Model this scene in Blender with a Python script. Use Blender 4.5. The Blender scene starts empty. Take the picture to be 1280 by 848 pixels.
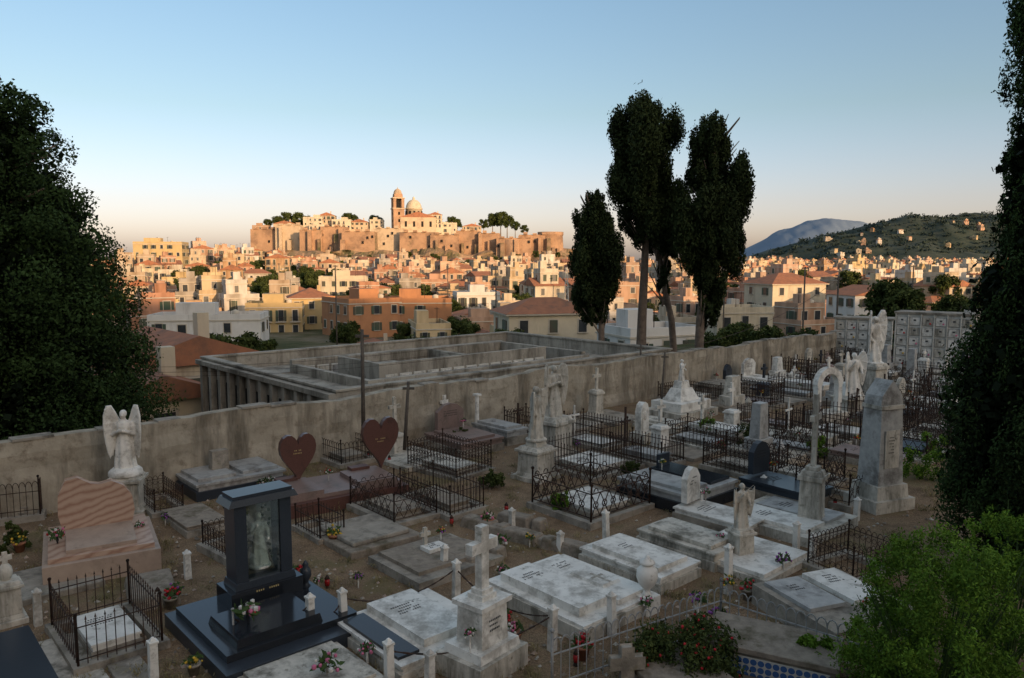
import bpy, math, random
import numpy as np
from mathutils import Vector, Matrix, noise
random.seed(11); rng=np.random.default_rng(11)
scene=bpy.context.scene
sin,cos,pi,rad=math.sin,math.cos,math.pi,math.radians
F=967.; PITCH=math.atan(99/967.); CAMZ=6.5
# ---- survey helper: where a sighted point of the plot lies on a level plane
def P(u,v,z=0.):
    x=(u-640)/F; y=(424-v)/F
    dy=cos(PITCH)+y*sin(PITCH); dz=-sin(PITCH)+y*cos(PITCH)
    t=(z-CAMZ)/dz
    return (x*t, dy*t)
def ZD(v,D): return CAMZ+(325-v)/F*D
def XD(u,D): return (u-640)/F*D
def sstep(t): 
    t=min(1,max(0,t)); return t*t*(3-2*t)
# ================= materials
def nodes(name):
    m=bpy.data.materials.new(name); m.use_nodes=True
    nt=m.node_tree; b=nt.nodes['Principled BSDF']; return m,nt,b
def M(name,c1,c2,scale=4,rough=.7,bump=.15,c3=None,s3=.8,t3=.5,streak=False,metal=0,spec=.3,fine=40,c4=None,s4=.3,t4=.55):
    m,nt,b=nodes(name); N=nt.nodes.new; L=nt.links.new
    g=N('ShaderNodeNewGeometry'); src=g.outputs['Position']
    n1=N('ShaderNodeTexNoise'); n1.inputs['Scale'].default_value=scale; n1.inputs['Detail'].default_value=4; n1.inputs['Roughness'].default_value=.65
    L(src,n1.inputs['Vector'])
    r=N('ShaderNodeValToRGB'); r.color_ramp.elements[0].position=.32; r.color_ramp.elements[1].position=.68
    r.color_ramp.elements[0].color=(*c1,1); r.color_ramp.elements[1].color=(*c2,1); L(n1.outputs['Fac'],r.inputs['Fac'])
    out=r.outputs['Color']
    for c,s_,t_,st in ((c3,s3,t3,streak),(c4,s4,t4,False)):
        if not c: continue
        n2=N('ShaderNodeTexNoise'); n2.inputs['Scale'].default_value=s_; n2.inputs['Detail'].default_value=5; n2.inputs['Roughness'].default_value=.72
        if st:
            mp=N('ShaderNodeMapping'); mp.inputs['Scale'].default_value=(1,1,.18); L(src,mp.inputs['Vector']); L(mp.outputs[0],n2.inputs['Vector'])
        else: L(src,n2.inputs['Vector'])
        r2=N('ShaderNodeValToRGB'); r2.color_ramp.elements[0].position=t_; r2.color_ramp.elements[1].position=t_+.17
        L(n2.outputs['Fac'],r2.inputs['Fac'])
        mx=N('ShaderNodeMix'); mx.data_type='RGBA'; L(r2.outputs['Color'],mx.inputs[0]); L(out,mx.inputs[6]); mx.inputs[7].default_value=(*c,1)
        out=mx.outputs[2]
    L(out,b.inputs['Base Color'])
    b.inputs['Roughness'].default_value=rough; b.inputs['Metallic'].default_value=metal; b.inputs['Specular IOR Level'].default_value=spec
    if bump:
        n3=N('ShaderNodeTexNoise'); n3.inputs['Scale'].default_value=fine; n3.inputs['Detail'].default_value=3; L(src,n3.inputs['Vector'])
        bp=N('ShaderNodeBump'); bp.inputs['Strength'].default_value=bump; bp.inputs['Distance'].default_value=.02
        L(n3.outputs['Fac'],bp.inputs['Height']); L(bp.outputs[0],b.inputs['Normal'])
    return m
marble=M('white_marble',(.80,.77,.70),(.64,.61,.55),3,.45,.06,(.36,.33,.28),1.5,.49,c4=(.22,.20,.15),s4=5,t4=.57)
marble2=M('old_marble',(.64,.59,.50),(.45,.415,.35),5,.7,.2,(.19,.175,.14),1.9,.46,True,c4=(.15,.135,.10),s4=6,t4=.55)
marbleg=M('grey_marble',(.46,.45,.42),(.32,.315,.30),6,.5,.1,(.17,.16,.145),1.7,.49)
concrete=M('weathered_concrete',(.38,.335,.275),(.26,.23,.185),3,.9,.35,(.12,.105,.085),1.2,.48,c4=(.20,.175,.11),s4=4,t4=.57)
roughst=M('rough_stone',(.32,.27,.21),(.20,.165,.13),5,.95,.8,(.12,.10,.065),2,.5,fine=14)
granite=M('black_granite',(.012,.014,.017),(.022,.025,.03),60,.14,0,spec=.4)
granite2=M('blue_grey_granite',(.022,.028,.036),(.036,.044,.056),50,.28,0,spec=.35)
pinkst=M('brown_granite',(.095,.045,.036),(.135,.065,.052),40,.35,.03,(.06,.036,.03),2,.56,spec=.3)
pinkst2=M('rose_granite_base',(.27,.19,.16),(.20,.14,.12),30,.4,.03,(.15,.115,.095),2,.5)
pinkb=M('beige_pink_marble',(.45,.34,.26),(.37,.275,.215),3,.4,.03,(.29,.22,.17),1.4,.50,c4=(.22,.16,.12),s4=5,t4=.6)
iron=M('rusty_iron',(.020,.017,.015),(.070,.034,.02),9,.75,.2)
ironw=M('grey_painted_iron',(.36,.36,.35),(.22,.22,.21),9,.6,.2)
stucco=M('stained_plaster',(.46,.40,.31),(.31,.27,.205),1.4,.95,.7,(.14,.12,.09),.8,.47,True,fine=12,c4=(.22,.18,.13),s4=2.5,t4=.52)
wall2=M('grey_render',(.43,.39,.32),(.30,.27,.225),1.2,.95,.4,(.13,.115,.09),.9,.47,True,fine=12,c4=(.21,.185,.15),s4=2.2,t4=.54)
wallw=M('white_render',(.66,.64,.58),(.54,.52,.46),1.2,.9,.3,(.28,.26,.22),1,.54,True)
dark=M('deep_shadow_void',(.012,.012,.012),(.02,.02,.02),3,.9,0)
inkm=M('engraved_lettering',(.05,.05,.05),(.08,.08,.075),3,.8,0)
gold=M('gilt_lettering',(.45,.33,.12),(.5,.4,.2),3,.4,0)
bark=M('cypress_bark',(.22,.17,.13),(.12,.09,.07),4,.95,.8,fine=10)
wood=M('grey_pole_wood',(.13,.11,.09),(.07,.06,.05),8,.9,.3)
pot=M('terracotta_pot',(.36,.16,.09),(.28,.13,.08),8,.9,.2)
lampred=M('red_grave_lamp_glass',(.35,.02,.02),(.28,.015,.015),3,.2,0)
green_st=M('leaf_stem',(.05,.09,.02),(.03,.06,.015),8,.8,0)
fl={k:M('petal_'+k,c,tuple(x*.75 for x in c),9,.6,0) for k,c in dict(red=(.5,.02,.03),pink=(.65,.18,.3),white=(.7,.66,.6),yellow=(.7,.45,.05),purple=(.3,.08,.35)).items()}
def wavy():
    m,nt,b=nodes('pink_veined_marble'); N=nt.nodes.new; L=nt.links.new
    g=N('ShaderNodeNewGeometry'); mp=N('ShaderNodeMapping'); mp.inputs['Rotation'].default_value=(0.25,.45,0.2); L(g.outputs['Position'],mp.inputs['Vector'])
    w=N('ShaderNodeTexWave'); w.inputs['Scale'].default_value=2.2; w.inputs['Distortion'].default_value=9; w.inputs['Detail'].default_value=5; w.inputs['Detail Scale'].default_value=.6
    w.bands_direction='Z'
    L(mp.outputs[0],w.inputs['Vector'])
    r=N('ShaderNodeValToRGB'); e=r.color_ramp.elements; e[0].color=(.33,.19,.13,1); e[1].color=(.49,.34,.25,1); n=e.new(.35); n.color=(.44,.29,.21,1)
    L(w.outputs['Fac'],r.inputs['Fac']); L(r.outputs[0],b.inputs['Base Color']); b.inputs['Roughness'].default_value=.35
    return m
pinkw=wavy()
def glassm():
    m=bpy.data.materials.new('case_glass'); m.use_nodes=True; nt=m.node_tree; nt.nodes.clear(); N=nt.nodes.new
    o=N('ShaderNodeOutputMaterial'); t=N('ShaderNodeBsdfTransparent'); t.inputs[0].default_value=(.85,.9,.88,1); g=N('ShaderNodeBsdfGlossy'); g.inputs['Roughness'].default_value=.03
    x=N('ShaderNodeMixShader'); x.inputs[0].default_value=.12; nt.links.new(t.outputs[0],x.inputs[1]); nt.links.new(g.outputs[0],x.inputs[2]); nt.links.new(x.outputs[0],o.inputs[0]); return m
glass=glassm()
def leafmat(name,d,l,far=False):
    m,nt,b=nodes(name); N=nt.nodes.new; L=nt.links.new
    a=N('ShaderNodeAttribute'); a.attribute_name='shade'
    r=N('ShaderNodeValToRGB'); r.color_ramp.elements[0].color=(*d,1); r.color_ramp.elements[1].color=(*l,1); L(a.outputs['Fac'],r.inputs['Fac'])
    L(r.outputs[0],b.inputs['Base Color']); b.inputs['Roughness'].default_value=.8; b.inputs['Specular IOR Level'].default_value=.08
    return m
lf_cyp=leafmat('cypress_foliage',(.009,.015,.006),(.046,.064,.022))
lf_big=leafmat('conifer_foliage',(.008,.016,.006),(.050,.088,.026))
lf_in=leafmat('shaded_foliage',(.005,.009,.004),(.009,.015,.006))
lf_bri=leafmat('bright_shrub_leaf',(.035,.08,.012),(.15,.26,.03))
lf_mid=leafmat('town_tree_leaf',(.02,.035,.010),(.08,.10,.03))
lf_dry=leafmat('dry_grass_blade',(.08,.08,.03),(.36,.29,.15))
# ================= mesh builder
class B:
    def __init__(s): s.v=[];s.f=[];s.m=[];s.sm=[];s.mats=[]
    def add(s,vs,fs,mat,smooth=False):
        if mat not in s.mats: s.mats.append(mat)
        i=s.mats.index(mat); o=len(s.v); s.v+=[tuple(p) for p in vs]
        for f in fs: s.f.append([o+k for k in f]); s.m.append(i); s.sm.append(smooth)
    def box(s,x,y,z,sx,sy,sz,mat,rz=0,t=1,ty=None,dx=0,dy=0):
        ty=t if ty is None else ty; c,q=cos(rz),sin(rz); vs=[]
        for (h,kx,ky,ox,oy) in ((0,1,1,0,0),(sz,t,ty,dx,dy)):
            for a,bb in ((-1,-1),(1,-1),(1,1),(-1,1)):
                px=a*sx/2*kx+ox; py=bb*sy/2*ky+oy; vs.append((x+px*c-py*q,y+px*q+py*c,z+h))
        s.add(vs,[(3,2,1,0),(4,5,6,7),(0,1,5,4),(1,2,6,5),(2,3,7,6),(3,0,4,7)],mat)
    def prism(s,pts,y0,y1,mat,T=None,smooth=False):
        n=len(pts); vs=[(p[0],y0,p[1]) for p in pts]+[(p[0],y1,p[1]) for p in pts]
        if T: vs=[tuple(T@Vector(v)) for v in vs]
        s.add(vs,[list(range(n)),list(range(2*n-1,n-1,-1))]+[(i,(i+1)%n+0,(i+1)%n+n,i+n) for i in range(n)],mat,smooth)
    def tube(s,p0,p1,r0,mat,r1=None,n=5,cap=True):
        r1=r0 if r1 is None else r1; p0=Vector(p0);p1=Vector(p1); d=(p1-p0)
        if d.length<1e-6:return
        d.normalize(); a=d.orthogonal().normalized(); b=d.cross(a); vs=[]
        for p,r in((p0,r0),(p1,r1)):
            for i in range(n):
                t=2*pi*i/n; vs.append(p+a*cos(t)*r+b*sin(t)*r)
        fs=[(i,(i+1)%n,(i+1)%n+n,i+n) for i in range(n)]
        if cap: fs+=[list(range(n))[::-1],list(range(n,2*n))]
        s.add(vs,fs,mat,n>5)
    def path(s,pts,r,mat,n=4):
        for i in range(len(pts)-1): s.tube(pts[i],pts[i+1],r,mat,n=n,cap=False)
    def lathe(s,prof,x,y,z,mat,n=16,fold=0,k=7,sy=1):
        vs=[];fs=[]
        for j,(r,h) in enumerate(prof):
            for i in range(n):
                t=2*pi*i/n; f=1+fold*sin(k*t+j*.5)*(1-j/len(prof)); vs.append((x+r*f*cos(t),y+r*f*sin(t)*sy,z+h))
        m=len(prof)
        for j in range(m-1):
            for i in range(n): fs.append((j*n+i,j*n+(i+1)%n,(j+1)*n+(i+1)%n,(j+1)*n+i))
        fs.append(list(range(n))[::-1]); fs.append(list(range((m-1)*n,m*n)))
        s.add(vs,fs,mat,True)
    def ell(s,c,r,mat,n=10):
        if isinstance(r,(int,float)): r=(r,r,r)
        m=n//2+1; vs=[(c[0],c[1],c[2]-r[2])];fs=[]
        for j in range(1,m):
            ph=pi*j/m-pi/2
            for i in range(n): t=2*pi*i/n; vs.append((c[0]+r[0]*cos(ph)*cos(t),c[1]+r[1]*cos(ph)*sin(t),c[2]+r[2]*sin(ph)))
        vs.append((c[0],c[1],c[2]+r[2])); K=len(vs)-1
        for i in range(n): fs.append((0,1+(i+1)%n,1+i)); fs.append((K,1+(m-2)*n+i,1+(m-2)*n+(i+1)%n))
        for j in range(m-2):
            for i in range(n): fs.append((1+j*n+i,1+j*n+(i+1)%n,1+(j+1)*n+(i+1)%n,1+(j+1)*n+i))
        s.add(vs,fs,mat,True)
    def mesh(s,name):
        me=bpy.data.meshes.new(name); me.from_pydata(s.v,[],s.f)
        for m in s.mats: me.materials.append(m)
        me.polygons.foreach_set('material_index',s.m); me.polygons.foreach_set('use_smooth',s.sm); me.update(); return me
    def obj(s,name,loc=(0,0,0),rz=0,bevel=0,tilt=0,parent=None):
        o=bpy.data.objects.new(name,s.mesh(name)); scene.collection.objects.link(o)
        o.location=loc if len(loc)==3 else (loc[0],loc[1],0)
        o.rotation_euler=(random.uniform(-tilt,tilt),random.uniform(-tilt,tilt),rz)
        if bevel:
            m=o.modifiers.new('bevel','BEVEL'); m.width=bevel; m.segments=1 if bevel<=.0101 else 2; m.limit_method='ANGLE'; m.angle_limit=rad(50)
        if parent: o.parent=parent
        return o
W0=P(0,552,2.0); W1=P(1042,415,2.0)
GA=math.atan2(W1[1]-W0[1],W1[0]-W0[0]); av=Vector((cos(GA),sin(GA),0)); bv=Vector((-sin(GA),cos(GA),0))
WL=math.hypot(W1[0]-W0[0],W1[1]-W0[1])
# ================= terrain
def terrain(x,y):
    if y<10:
        z=sstep((10-y)/9.5)*4.9 if y>0 else 4.9
        if y<0: z=4.9+ (62-4.9)*sstep((-y-6)/140)
        if y<-150: z=62
        return z
    d=(x-W0[0])*bv.x+(y-W0[1])*bv.y
    s=sstep((d-.5)/2.5)*1.6+sstep((d-4)/85)*6.4 if d>0 else 0
    ax=(x-W0[0])*av.x+(y-W0[1])*av.y
    if ax>WL+2 : s=max(s,sstep((ax-WL-3)/60)*8)
    z=-s
    z+=9*sstep((y-220)/290)*math.exp(-((x+95)/190)**2)
    z+=8*math.exp(-((x+150)/55)**2-((y-345)/75)**2)
    z+=6*sstep((y-500)/500)*sstep((x-50)/300)
    z-=46*sstep((y-(700 if x<120 else 1300))/500)
    if y<60: z+=noise.noise((x*.35,y*.35,0))*.05
    elif y>70: z+=noise.noise((x*.02,y*.02,3))*1.2
    return z
def build_ground():
    ys=np.concatenate([np.arange(-420,-10,12.),np.arange(-10,60,.5),np.arange(60,160,4.),np.arange(160,800,12.),np.arange(800,2600,60.)])
    xs=np.concatenate([np.arange(-2400,-400,100.),np.arange(-400,-40,12.),np.arange(-40,50,.6),np.arange(50,400,12.),np.arange(400,2500,100.)])
    nx,ny=len(xs),len(ys); vs=[(x,y,terrain(x,y)) for y in ys for x in xs]
    fs=[(j*nx+i,j*nx+i+1,(j+1)*nx+i+1,(j+1)*nx+i) for j in range(ny-1) for i in range(nx-1)]
    me=bpy.data.meshes.new('ground'); me.from_pydata(vs,[],fs); me.polygons.foreach_set('use_smooth',[True]*len(fs))
    m,nt,b=nodes('earth_and_gravel'); N=nt.nodes.new; L=nt.links.new
    g=N('ShaderNodeNewGeometry')
    def noi(sc,det=6):
        n=N('ShaderNodeTexNoise'); n.inputs['Scale'].default_value=sc; n.inputs['Detail'].default_value=det; n.inputs['Roughness'].default_value=.7; L(g.outputs['Position'],n.inputs['Vector']); return n.outputs['Fac']
    def ramp(f,*st):
        r=N('ShaderNodeValToRGB'); e=r.color_ramp.elements
        e[0].position,e[0].color=st[0][0],(*st[0][1],1); e[1].position,e[1].color=st[-1][0],(*st[-1][1],1)
        for p,c in st[1:-1]: q=e.new(p); q.color=(*c,1)
        L(f,r.inputs['Fac']); return r.outputs['Color']
    near=ramp(noi(1.1),(.3,(.18,.125,.08)),(.5,(.30,.21,.135)),(.7,(.41,.30,.195)))
    grit=ramp(noi(38,3),(.35,(.45,.45,.45)),(.7,(1.3,1.26,1.2)))
    mul=N('ShaderNodeMix'); mul.data_type='RGBA'; mul.blend_type='MULTIPLY'; mul.inputs[0].default_value=1; L(near,mul.inputs[6]); L(grit,mul.inputs[7])
    wd=ramp(noi(.55),(.52,(0,0,0)),(.62,(.7,.7,.7))); mw=N('ShaderNodeMix'); mw.data_type='RGBA'; L(wd,mw.inputs[0]); L(mul.outputs[2],mw.inputs[6]); mw.inputs[7].default_value=(.14,.12,.055,1)
    far=ramp(noi(.06),(.35,(.05,.065,.025)),(.5,(.12,.11,.06)),(.65,(.24,.2,.15)))
    sx=N('ShaderNodeSeparateXYZ'); L(g.outputs['Position'],sx.inputs[0]); mr=N('ShaderNodeMapRange'); mr.inputs[1].default_value=48; mr.inputs[2].default_value=60; L(sx.outputs['Y'],mr.inputs[0])
    mf=N('ShaderNodeMix'); mf.data_type='RGBA'; L(mr.outputs[0],mf.inputs[0]); L(mw.outputs[2],mf.inputs[6]); L(far,mf.inputs[7]); L(mf.outputs[2],b.inputs['Base Color'])
    b.inputs['Roughness'].default_value=.95; b.inputs['Specular IOR Level'].default_value=.1
    bp=N('ShaderNodeBump'); bp.inputs['Strength'].default_value=.9; bp.inputs['Distance'].default_value=.06; L(noi(14,7),bp.inputs['Height']); L(bp.outputs[0],b.inputs['Normal'])
    me.materials.append(m); o=bpy.data.objects.new('ground',me); scene.collection.objects.link(o)
build_ground()
b=B(); b.add([(-30000,600,-38),(30000,600,-38),(30000,40000,-38),(-30000,40000,-38)],[(0,1,2,3)],M('sea_water',(.10,.15,.20),(.13,.18,.23),.01,.3,0)); b.obj('sea')
# ================= foliage
def leaves(name,blobs,n,size,mat,shell=.5,asp=.55,loc=(0,0,0),parent=None,up=0,outw=.7,stray=.2):
    bl=np.array(blobs,dtype=float); k=len(bl)
    w=(bl[:,3]*bl[:,4]+bl[:,3]*bl[:,5]); w/=w.sum(); idx=rng.choice(k,n,p=w)
    d=rng.normal(size=(n,3)); d/=np.linalg.norm(d,axis=1,keepdims=True)
    r=(shell+(1-shell)*rng.random(n)**.6)*(1+stray*np.abs(rng.normal(size=n))*(rng.random(n)<.35))
    c=bl[idx,:3]+d*bl[idx,3:6]*r[:,None]
    nn=d*outw+rng.normal(size=(n,3))*.6; nn/=np.linalg.norm(nn,axis=1,keepdims=True)
    q=rng.normal(size=(n,3)); q[:,2]+=up; t=q-nn*(q*nn).sum(1,keepdims=True); t/=np.linalg.norm(t,axis=1,keepdims=True); s=np.cross(nn,t)
    L=size*(.6+.8*rng.random(n))[:,None]
    V=np.empty((n,4,3)); V[:,0]=c-t*L; V[:,1]=c+s*L*asp; V[:,2]=c+t*L; V[:,3]=c-s*L*asp
    me=bpy.data.meshes.new(name); me.vertices.add(4*n); me.vertices.foreach_set('co',V.reshape(-1)); me.loops.add(4*n); me.loops.foreach_set('vertex_index',np.arange(4*n,dtype=np.int32))
    me.polygons.add(n); me.polygons.foreach_set('loop_start',np.arange(0,4*n,4,dtype=np.int32)); 
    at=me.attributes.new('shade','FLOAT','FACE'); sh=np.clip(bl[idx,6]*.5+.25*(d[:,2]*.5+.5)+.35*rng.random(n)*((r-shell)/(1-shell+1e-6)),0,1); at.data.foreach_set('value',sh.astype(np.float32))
    me.materials.append(mat); me.update(calc_edges=True); me.validate()
    o=bpy.data.objects.new(name,me); scene.collection.objects.link(o); o.location=loc
    if parent: o.parent=parent
    return o
def column_blobs(z0,z1,prof,cx=0,cy=0,n=120,bs=.35,vert=1.7,gap=0,amp=.3,seed=0):
    out=[]
    for i in range(n):
        t=(i+random.random())/n; z=z0+(z1-z0)*t; a=random.uniform(0,2*pi)
        R=prof(t)*(1+amp*noise.noise((t*6+cos(a)*.9,sin(a)*.9+n,z0))); rr=R*random.uniform(.35,.92)
        s=max(.10,R*bs*random.uniform(.4,1.5)); 
        if gap and noise.noise((cos(a)*1.6+seed,sin(a)*1.6,z*.62+cx))<-gap: continue
        out.append((cx+cos(a)*rr,cy+sin(a)*rr,z,s,s,s*vert*random.uniform(.7,1.3),random.random()))
    return out
def interp(pts):
    xs=[p[0] for p in pts]; ys=[p[1] for p in pts]
    return lambda t: float(np.interp(t,xs,ys))
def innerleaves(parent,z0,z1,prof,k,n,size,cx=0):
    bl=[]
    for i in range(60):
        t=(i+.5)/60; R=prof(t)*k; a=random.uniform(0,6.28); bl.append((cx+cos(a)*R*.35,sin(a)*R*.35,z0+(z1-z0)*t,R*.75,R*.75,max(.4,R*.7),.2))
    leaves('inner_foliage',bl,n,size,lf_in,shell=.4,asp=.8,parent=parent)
# big conifer on the left
D=27.; X=XD(-12,D); Zt=ZD(92,D)
t=B(); t.tube((0,0,-2),(0,0,Zt-2),.55,bark,.12,10)
for i in range(26):
    a=random.uniform(0,6.28); z=random.uniform(0,Zt-3); t.tube((0,0,z),(cos(a)*2.6,sin(a)*2.6,z+.9),.12,bark,.03,6)
tr=t.obj('large_conifer_tree',(X,D,-0.5))
pf=interp([(0,4.6),(.12,5.5),(.26,5.5),(.42,4.8),(.6,4.0),(.76,3.4),(.86,2.9),(.94,2.0),(1,.8)])
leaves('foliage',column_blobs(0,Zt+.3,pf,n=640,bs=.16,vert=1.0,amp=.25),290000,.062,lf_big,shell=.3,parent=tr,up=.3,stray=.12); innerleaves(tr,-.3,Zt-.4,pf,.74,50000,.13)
def cyp(u,vt,vb,widthpx,D,name,leaf,n,trunkpath,nb=150,gap=0,bs=.24,inner=.6,prof=None,ni=8000,seed=0):
    X=XD(u,D); zt=ZD(vt,D); zb=ZD(vb,D); R=widthpx/F*D/2
    t=B(); pts=[(XD(a,D)-X,dy,ZD(v,D)) for a,v,dy,r in trunkpath]
    for i in range(len(pts)-1): t.tube(pts[i],pts[i+1],trunkpath[i][3],bark,trunkpath[i+1][3],9,cap=False)
    for i in range(26):
        z=random.uniform(zb-.5,zt-1.5); a=random.uniform(0,6.28); q=min(pts,key=lambda p:abs(p[2]-z)); t.tube((q[0],q[1],z-.4),(cos(a)*R*.6,sin(a)*R*.6,z+1.2),.07,bark,.02,5)
    o=t.obj(name,(X,D,0))
    pr=prof or interp([(0,.25),(.08,.6),(.25,.85),(.5,1),(.75,.92),(.9,.62),(.97,.32),(1,.08)])
    pf=lambda t:pr(t)*R
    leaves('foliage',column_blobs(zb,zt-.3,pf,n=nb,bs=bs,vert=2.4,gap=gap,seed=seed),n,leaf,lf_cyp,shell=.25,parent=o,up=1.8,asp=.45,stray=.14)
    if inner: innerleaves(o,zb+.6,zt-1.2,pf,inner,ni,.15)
    return o
cyp(743,236,402,62,44,'cypress_tree',.085,66000,[(753,470,0,.2),(752,400,0,.17),(745,300,0,.1),(743,250,0,.03)],nb=180,gap=.3,inner=.5)
cyp(804,128,305,98,45,'cypress_tree',.095,82000,[(802,475,0,.34),(803,400,0,.27),(806,300,0,.2),(806,220,0,.12),(804,150,0,.03)],nb=230,gap=.09,inner=.28,bs=.22,seed=3,
    prof=interp([(0,.2),(.12,.6),(.3,.9),(.5,.95),(.75,1),(.88,.8),(.96,.5),(1,.15)]))
cyp(824,225,372,48,47,'cypress_tree',.095,18000,[(847,475,0,.24),(840,400,0,.2),(828,350,0,.16),(820,290,0,.1),(818,240,0,.03)],nb=70,gap=.08,inner=0)
cyp(888,143,405,98,43.5,'cypress_tree',.095,98000,[(875,475,0,.28),(876,400,0,.24),(885,300,0,.16),(888,160,0,.03)],nb=290,gap=.13,inner=.34,bs=.22,seed=9,
    prof=interp([(0,.2),(.08,.34),(.18,.45),(.32,.74),(.5,1),(.75,.92),(.9,.62),(.97,.33),(1,.1)]))
# near right cypress
D=15.; X=XD(1326,D); t=B(); t.tube((0,0,0),(0,0,14),.3,bark,.08,10)
for i in range(14):
    a=random.uniform(0,6.28); z=random.uniform(.5,12); t.tube((0,0,z),(cos(a)*1,sin(a)*1,z+1.1),.06,bark,.02,5)
tr=t.obj('cypress_tree',(X,D,0))
pf=interp([(0,1.1),(.1,2.0),(.2,2.15),(.35,1.8),(.5,1.4),(.7,1.2),(.85,1.1),(1,.3)])
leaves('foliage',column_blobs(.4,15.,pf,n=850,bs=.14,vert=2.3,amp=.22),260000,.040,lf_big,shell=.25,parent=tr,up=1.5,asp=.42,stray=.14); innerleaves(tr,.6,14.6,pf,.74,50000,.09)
def shrub(name,x,y,z,R,H,n,size,mat,k=40,stems=8,flowers=None,sz=(.12,.3),asp=.55):
    t=B(); bl=[]
    for i in range(stems):
        a=random.uniform(0,6.28); r=random.uniform(.3,.9)*R; t.tube((0,0,0),(cos(a)*r,sin(a)*r,H*random.uniform(.5,.95)),.012*max(.5,H),green_st,.004,5)
    for i in range(k):
        a=random.uniform(0,6.28); h=random.random(); r=R*math.sqrt(random.random())*(1-.35*h); s=R*random.uniform(*sz); bl.append((cos(a)*r,sin(a)*r,h*H*.9+.05+.25*random.random()*random.random(),s,s,s*1.2,random.random()))
    if flowers:
        for i in range(flowers[1]):
            q=random.choice(bl); d=Vector((random.gauss(0,1),random.gauss(0,1),abs(random.gauss(0,1)))).normalized(); c=Vector(q[:3])+d*q[3]
            t.ell(tuple(c),flowers[2],fl[flowers[0]],5)
    o=t.obj(name,(x,y,z)); leaves('foliage',bl,n,size,mat,shell=.05,parent=o,up=.5,outw=.2,asp=asp); return o
shrub('green_shrub',XD(1195,10.0),10.0,.1,1.3,2.75,44000,.026,lf_bri,k=230,stems=40,sz=(.05,.17),asp=.4)
shrub('green_shrub',XD(1290,11.3),11.3,.1,1.0,2.8,26000,.026,lf_bri,k=130,stems=20,sz=(.05,.17),asp=.4)
shrub('green_shrub',XD(1130,11.2),11.2,0,.6,1.2,9000,.024,lf_bri,k=60,stems=20,sz=(.06,.2),asp=.4)
x,y=P(862,842); shrub('flowering_shrub',x,y,0,.85,.62,12000,.03,lf_mid,k=70,flowers=('red',70,.025))
x,y=P(815,850); shrub('flowering_shrub',x,y,0,.45,.5,5000,.03,lf_mid,k=30,flowers=('red',20,.025))
x,y=P(1020,850); shrub('green_shrub',x,y,0,.35,.6,2500,.035,lf_bri,k=20)
for u,v,R,H in ((935,560,.5,.7),(1150,600,.6,.8),(575,560,.4,.5),(700,640,.3,.35),(1165,575,.5,.7),(330,700,.25,.3),(20,690,.3,.4),(615,610,.4,.4),(790,600,.35,.45),(470,560,.4,.45),(1020,570,.4,.6),(880,545,.4,.5)):
    x,y=P(u,v); shrub('small_shrub',x,y,0,R,H,2200,.035,random.choice((lf_mid,lf_bri)),k=22)
def tufts(n):
    bl=[]
    for i in range(n):
        u=random.uniform(-50,1250); v=random.choice((random.uniform(490,640),random.uniform(600,880))); x,y=P(u,v)
        if (x-W0[0])*bv.x+(y-W0[1])*bv.y>-.3: continue
        s=random.uniform(.06,.3); bl.append((x,y,.03,s,s,random.uniform(.04,.17),random.random()))
    leaves('dry_grass',bl,52000,.045,lf_dry,shell=.0,asp=.14,up=3,outw=.2)
tufts(1100)
b=B()
for i in range(3200):
    u=random.uniform(-50,1250); v=random.uniform(540,870); x,y=P(u,v); s=random.uniform(.012,.06)
    b.add([(x+s*random.uniform(.7,1.3),y,0),(x,y+s,0),(x-s,y,0),(x,y-s*random.uniform(.7,1.3),0),(x+s*.2,y,s*random.uniform(.5,1.1))],[(0,1,4),(1,2,4),(2,3,4),(3,0,4)],random.choice((roughst,concrete,marble2,pinkb)))
b.obj('loose_pebbles')
# ================= cemetery wall
def long_wall(name,p0,p1,h,th,mat,amp=.05,z0=-.2,seg=.4):
    L=math.hypot(p1[0]-p0[0],p1[1]-p0[1]); n=max(2,int(L/seg)); bb=B(); nz=7
    def ring(x):
        H=h+noise.noise((x*.3,7,0))*amp+noise.noise((x*1.7,3,0))*amp*.5
        r=[]
        for k in range(nz): r.append((x,-th/2-.09*noise.noise((x*.8,k*.7,1)),z0+(H-z0)*k/(nz-1)))
        for k in range(nz-1,-1,-1): r.append((x,th/2,z0+(H-z0)*k/(nz-1)))
        return r
    vs=[];fs=[]; m=nz*2
    for i in range(n+1): vs+=ring(L*i/n)
    for i in range(n):
        for k in range(m-1): fs.append((i*m+k,(i+1)*m+k,(i+1)*m+k+1,i*m+k+1))
    fs.append(list(range(m))); fs.append([n*m+k for k in range(m)][::-1])
    bb.add(vs,fs,mat)
    x=0
    while x<L:
        w=random.uniform(.5,1.1)
        if random.random()<.45:
            H=h+noise.noise(((x+w/2)*.3,7,0))*amp; bb.box(x+w/2,0,H-.02,w*.96,th+.06,.06,concrete,t=.98)
        x+=w
    return bb.obj(name,(p0[0],p0[1],0),math.atan2(p1[1]-p0[1],p1[0]-p0[0]))
s0=(W0[0]-av.x*9,W0[1]-av.y*9)
long_wall('cemetery_wall',s0,W1,2.0,.4,stucco,amp=.16)
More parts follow.
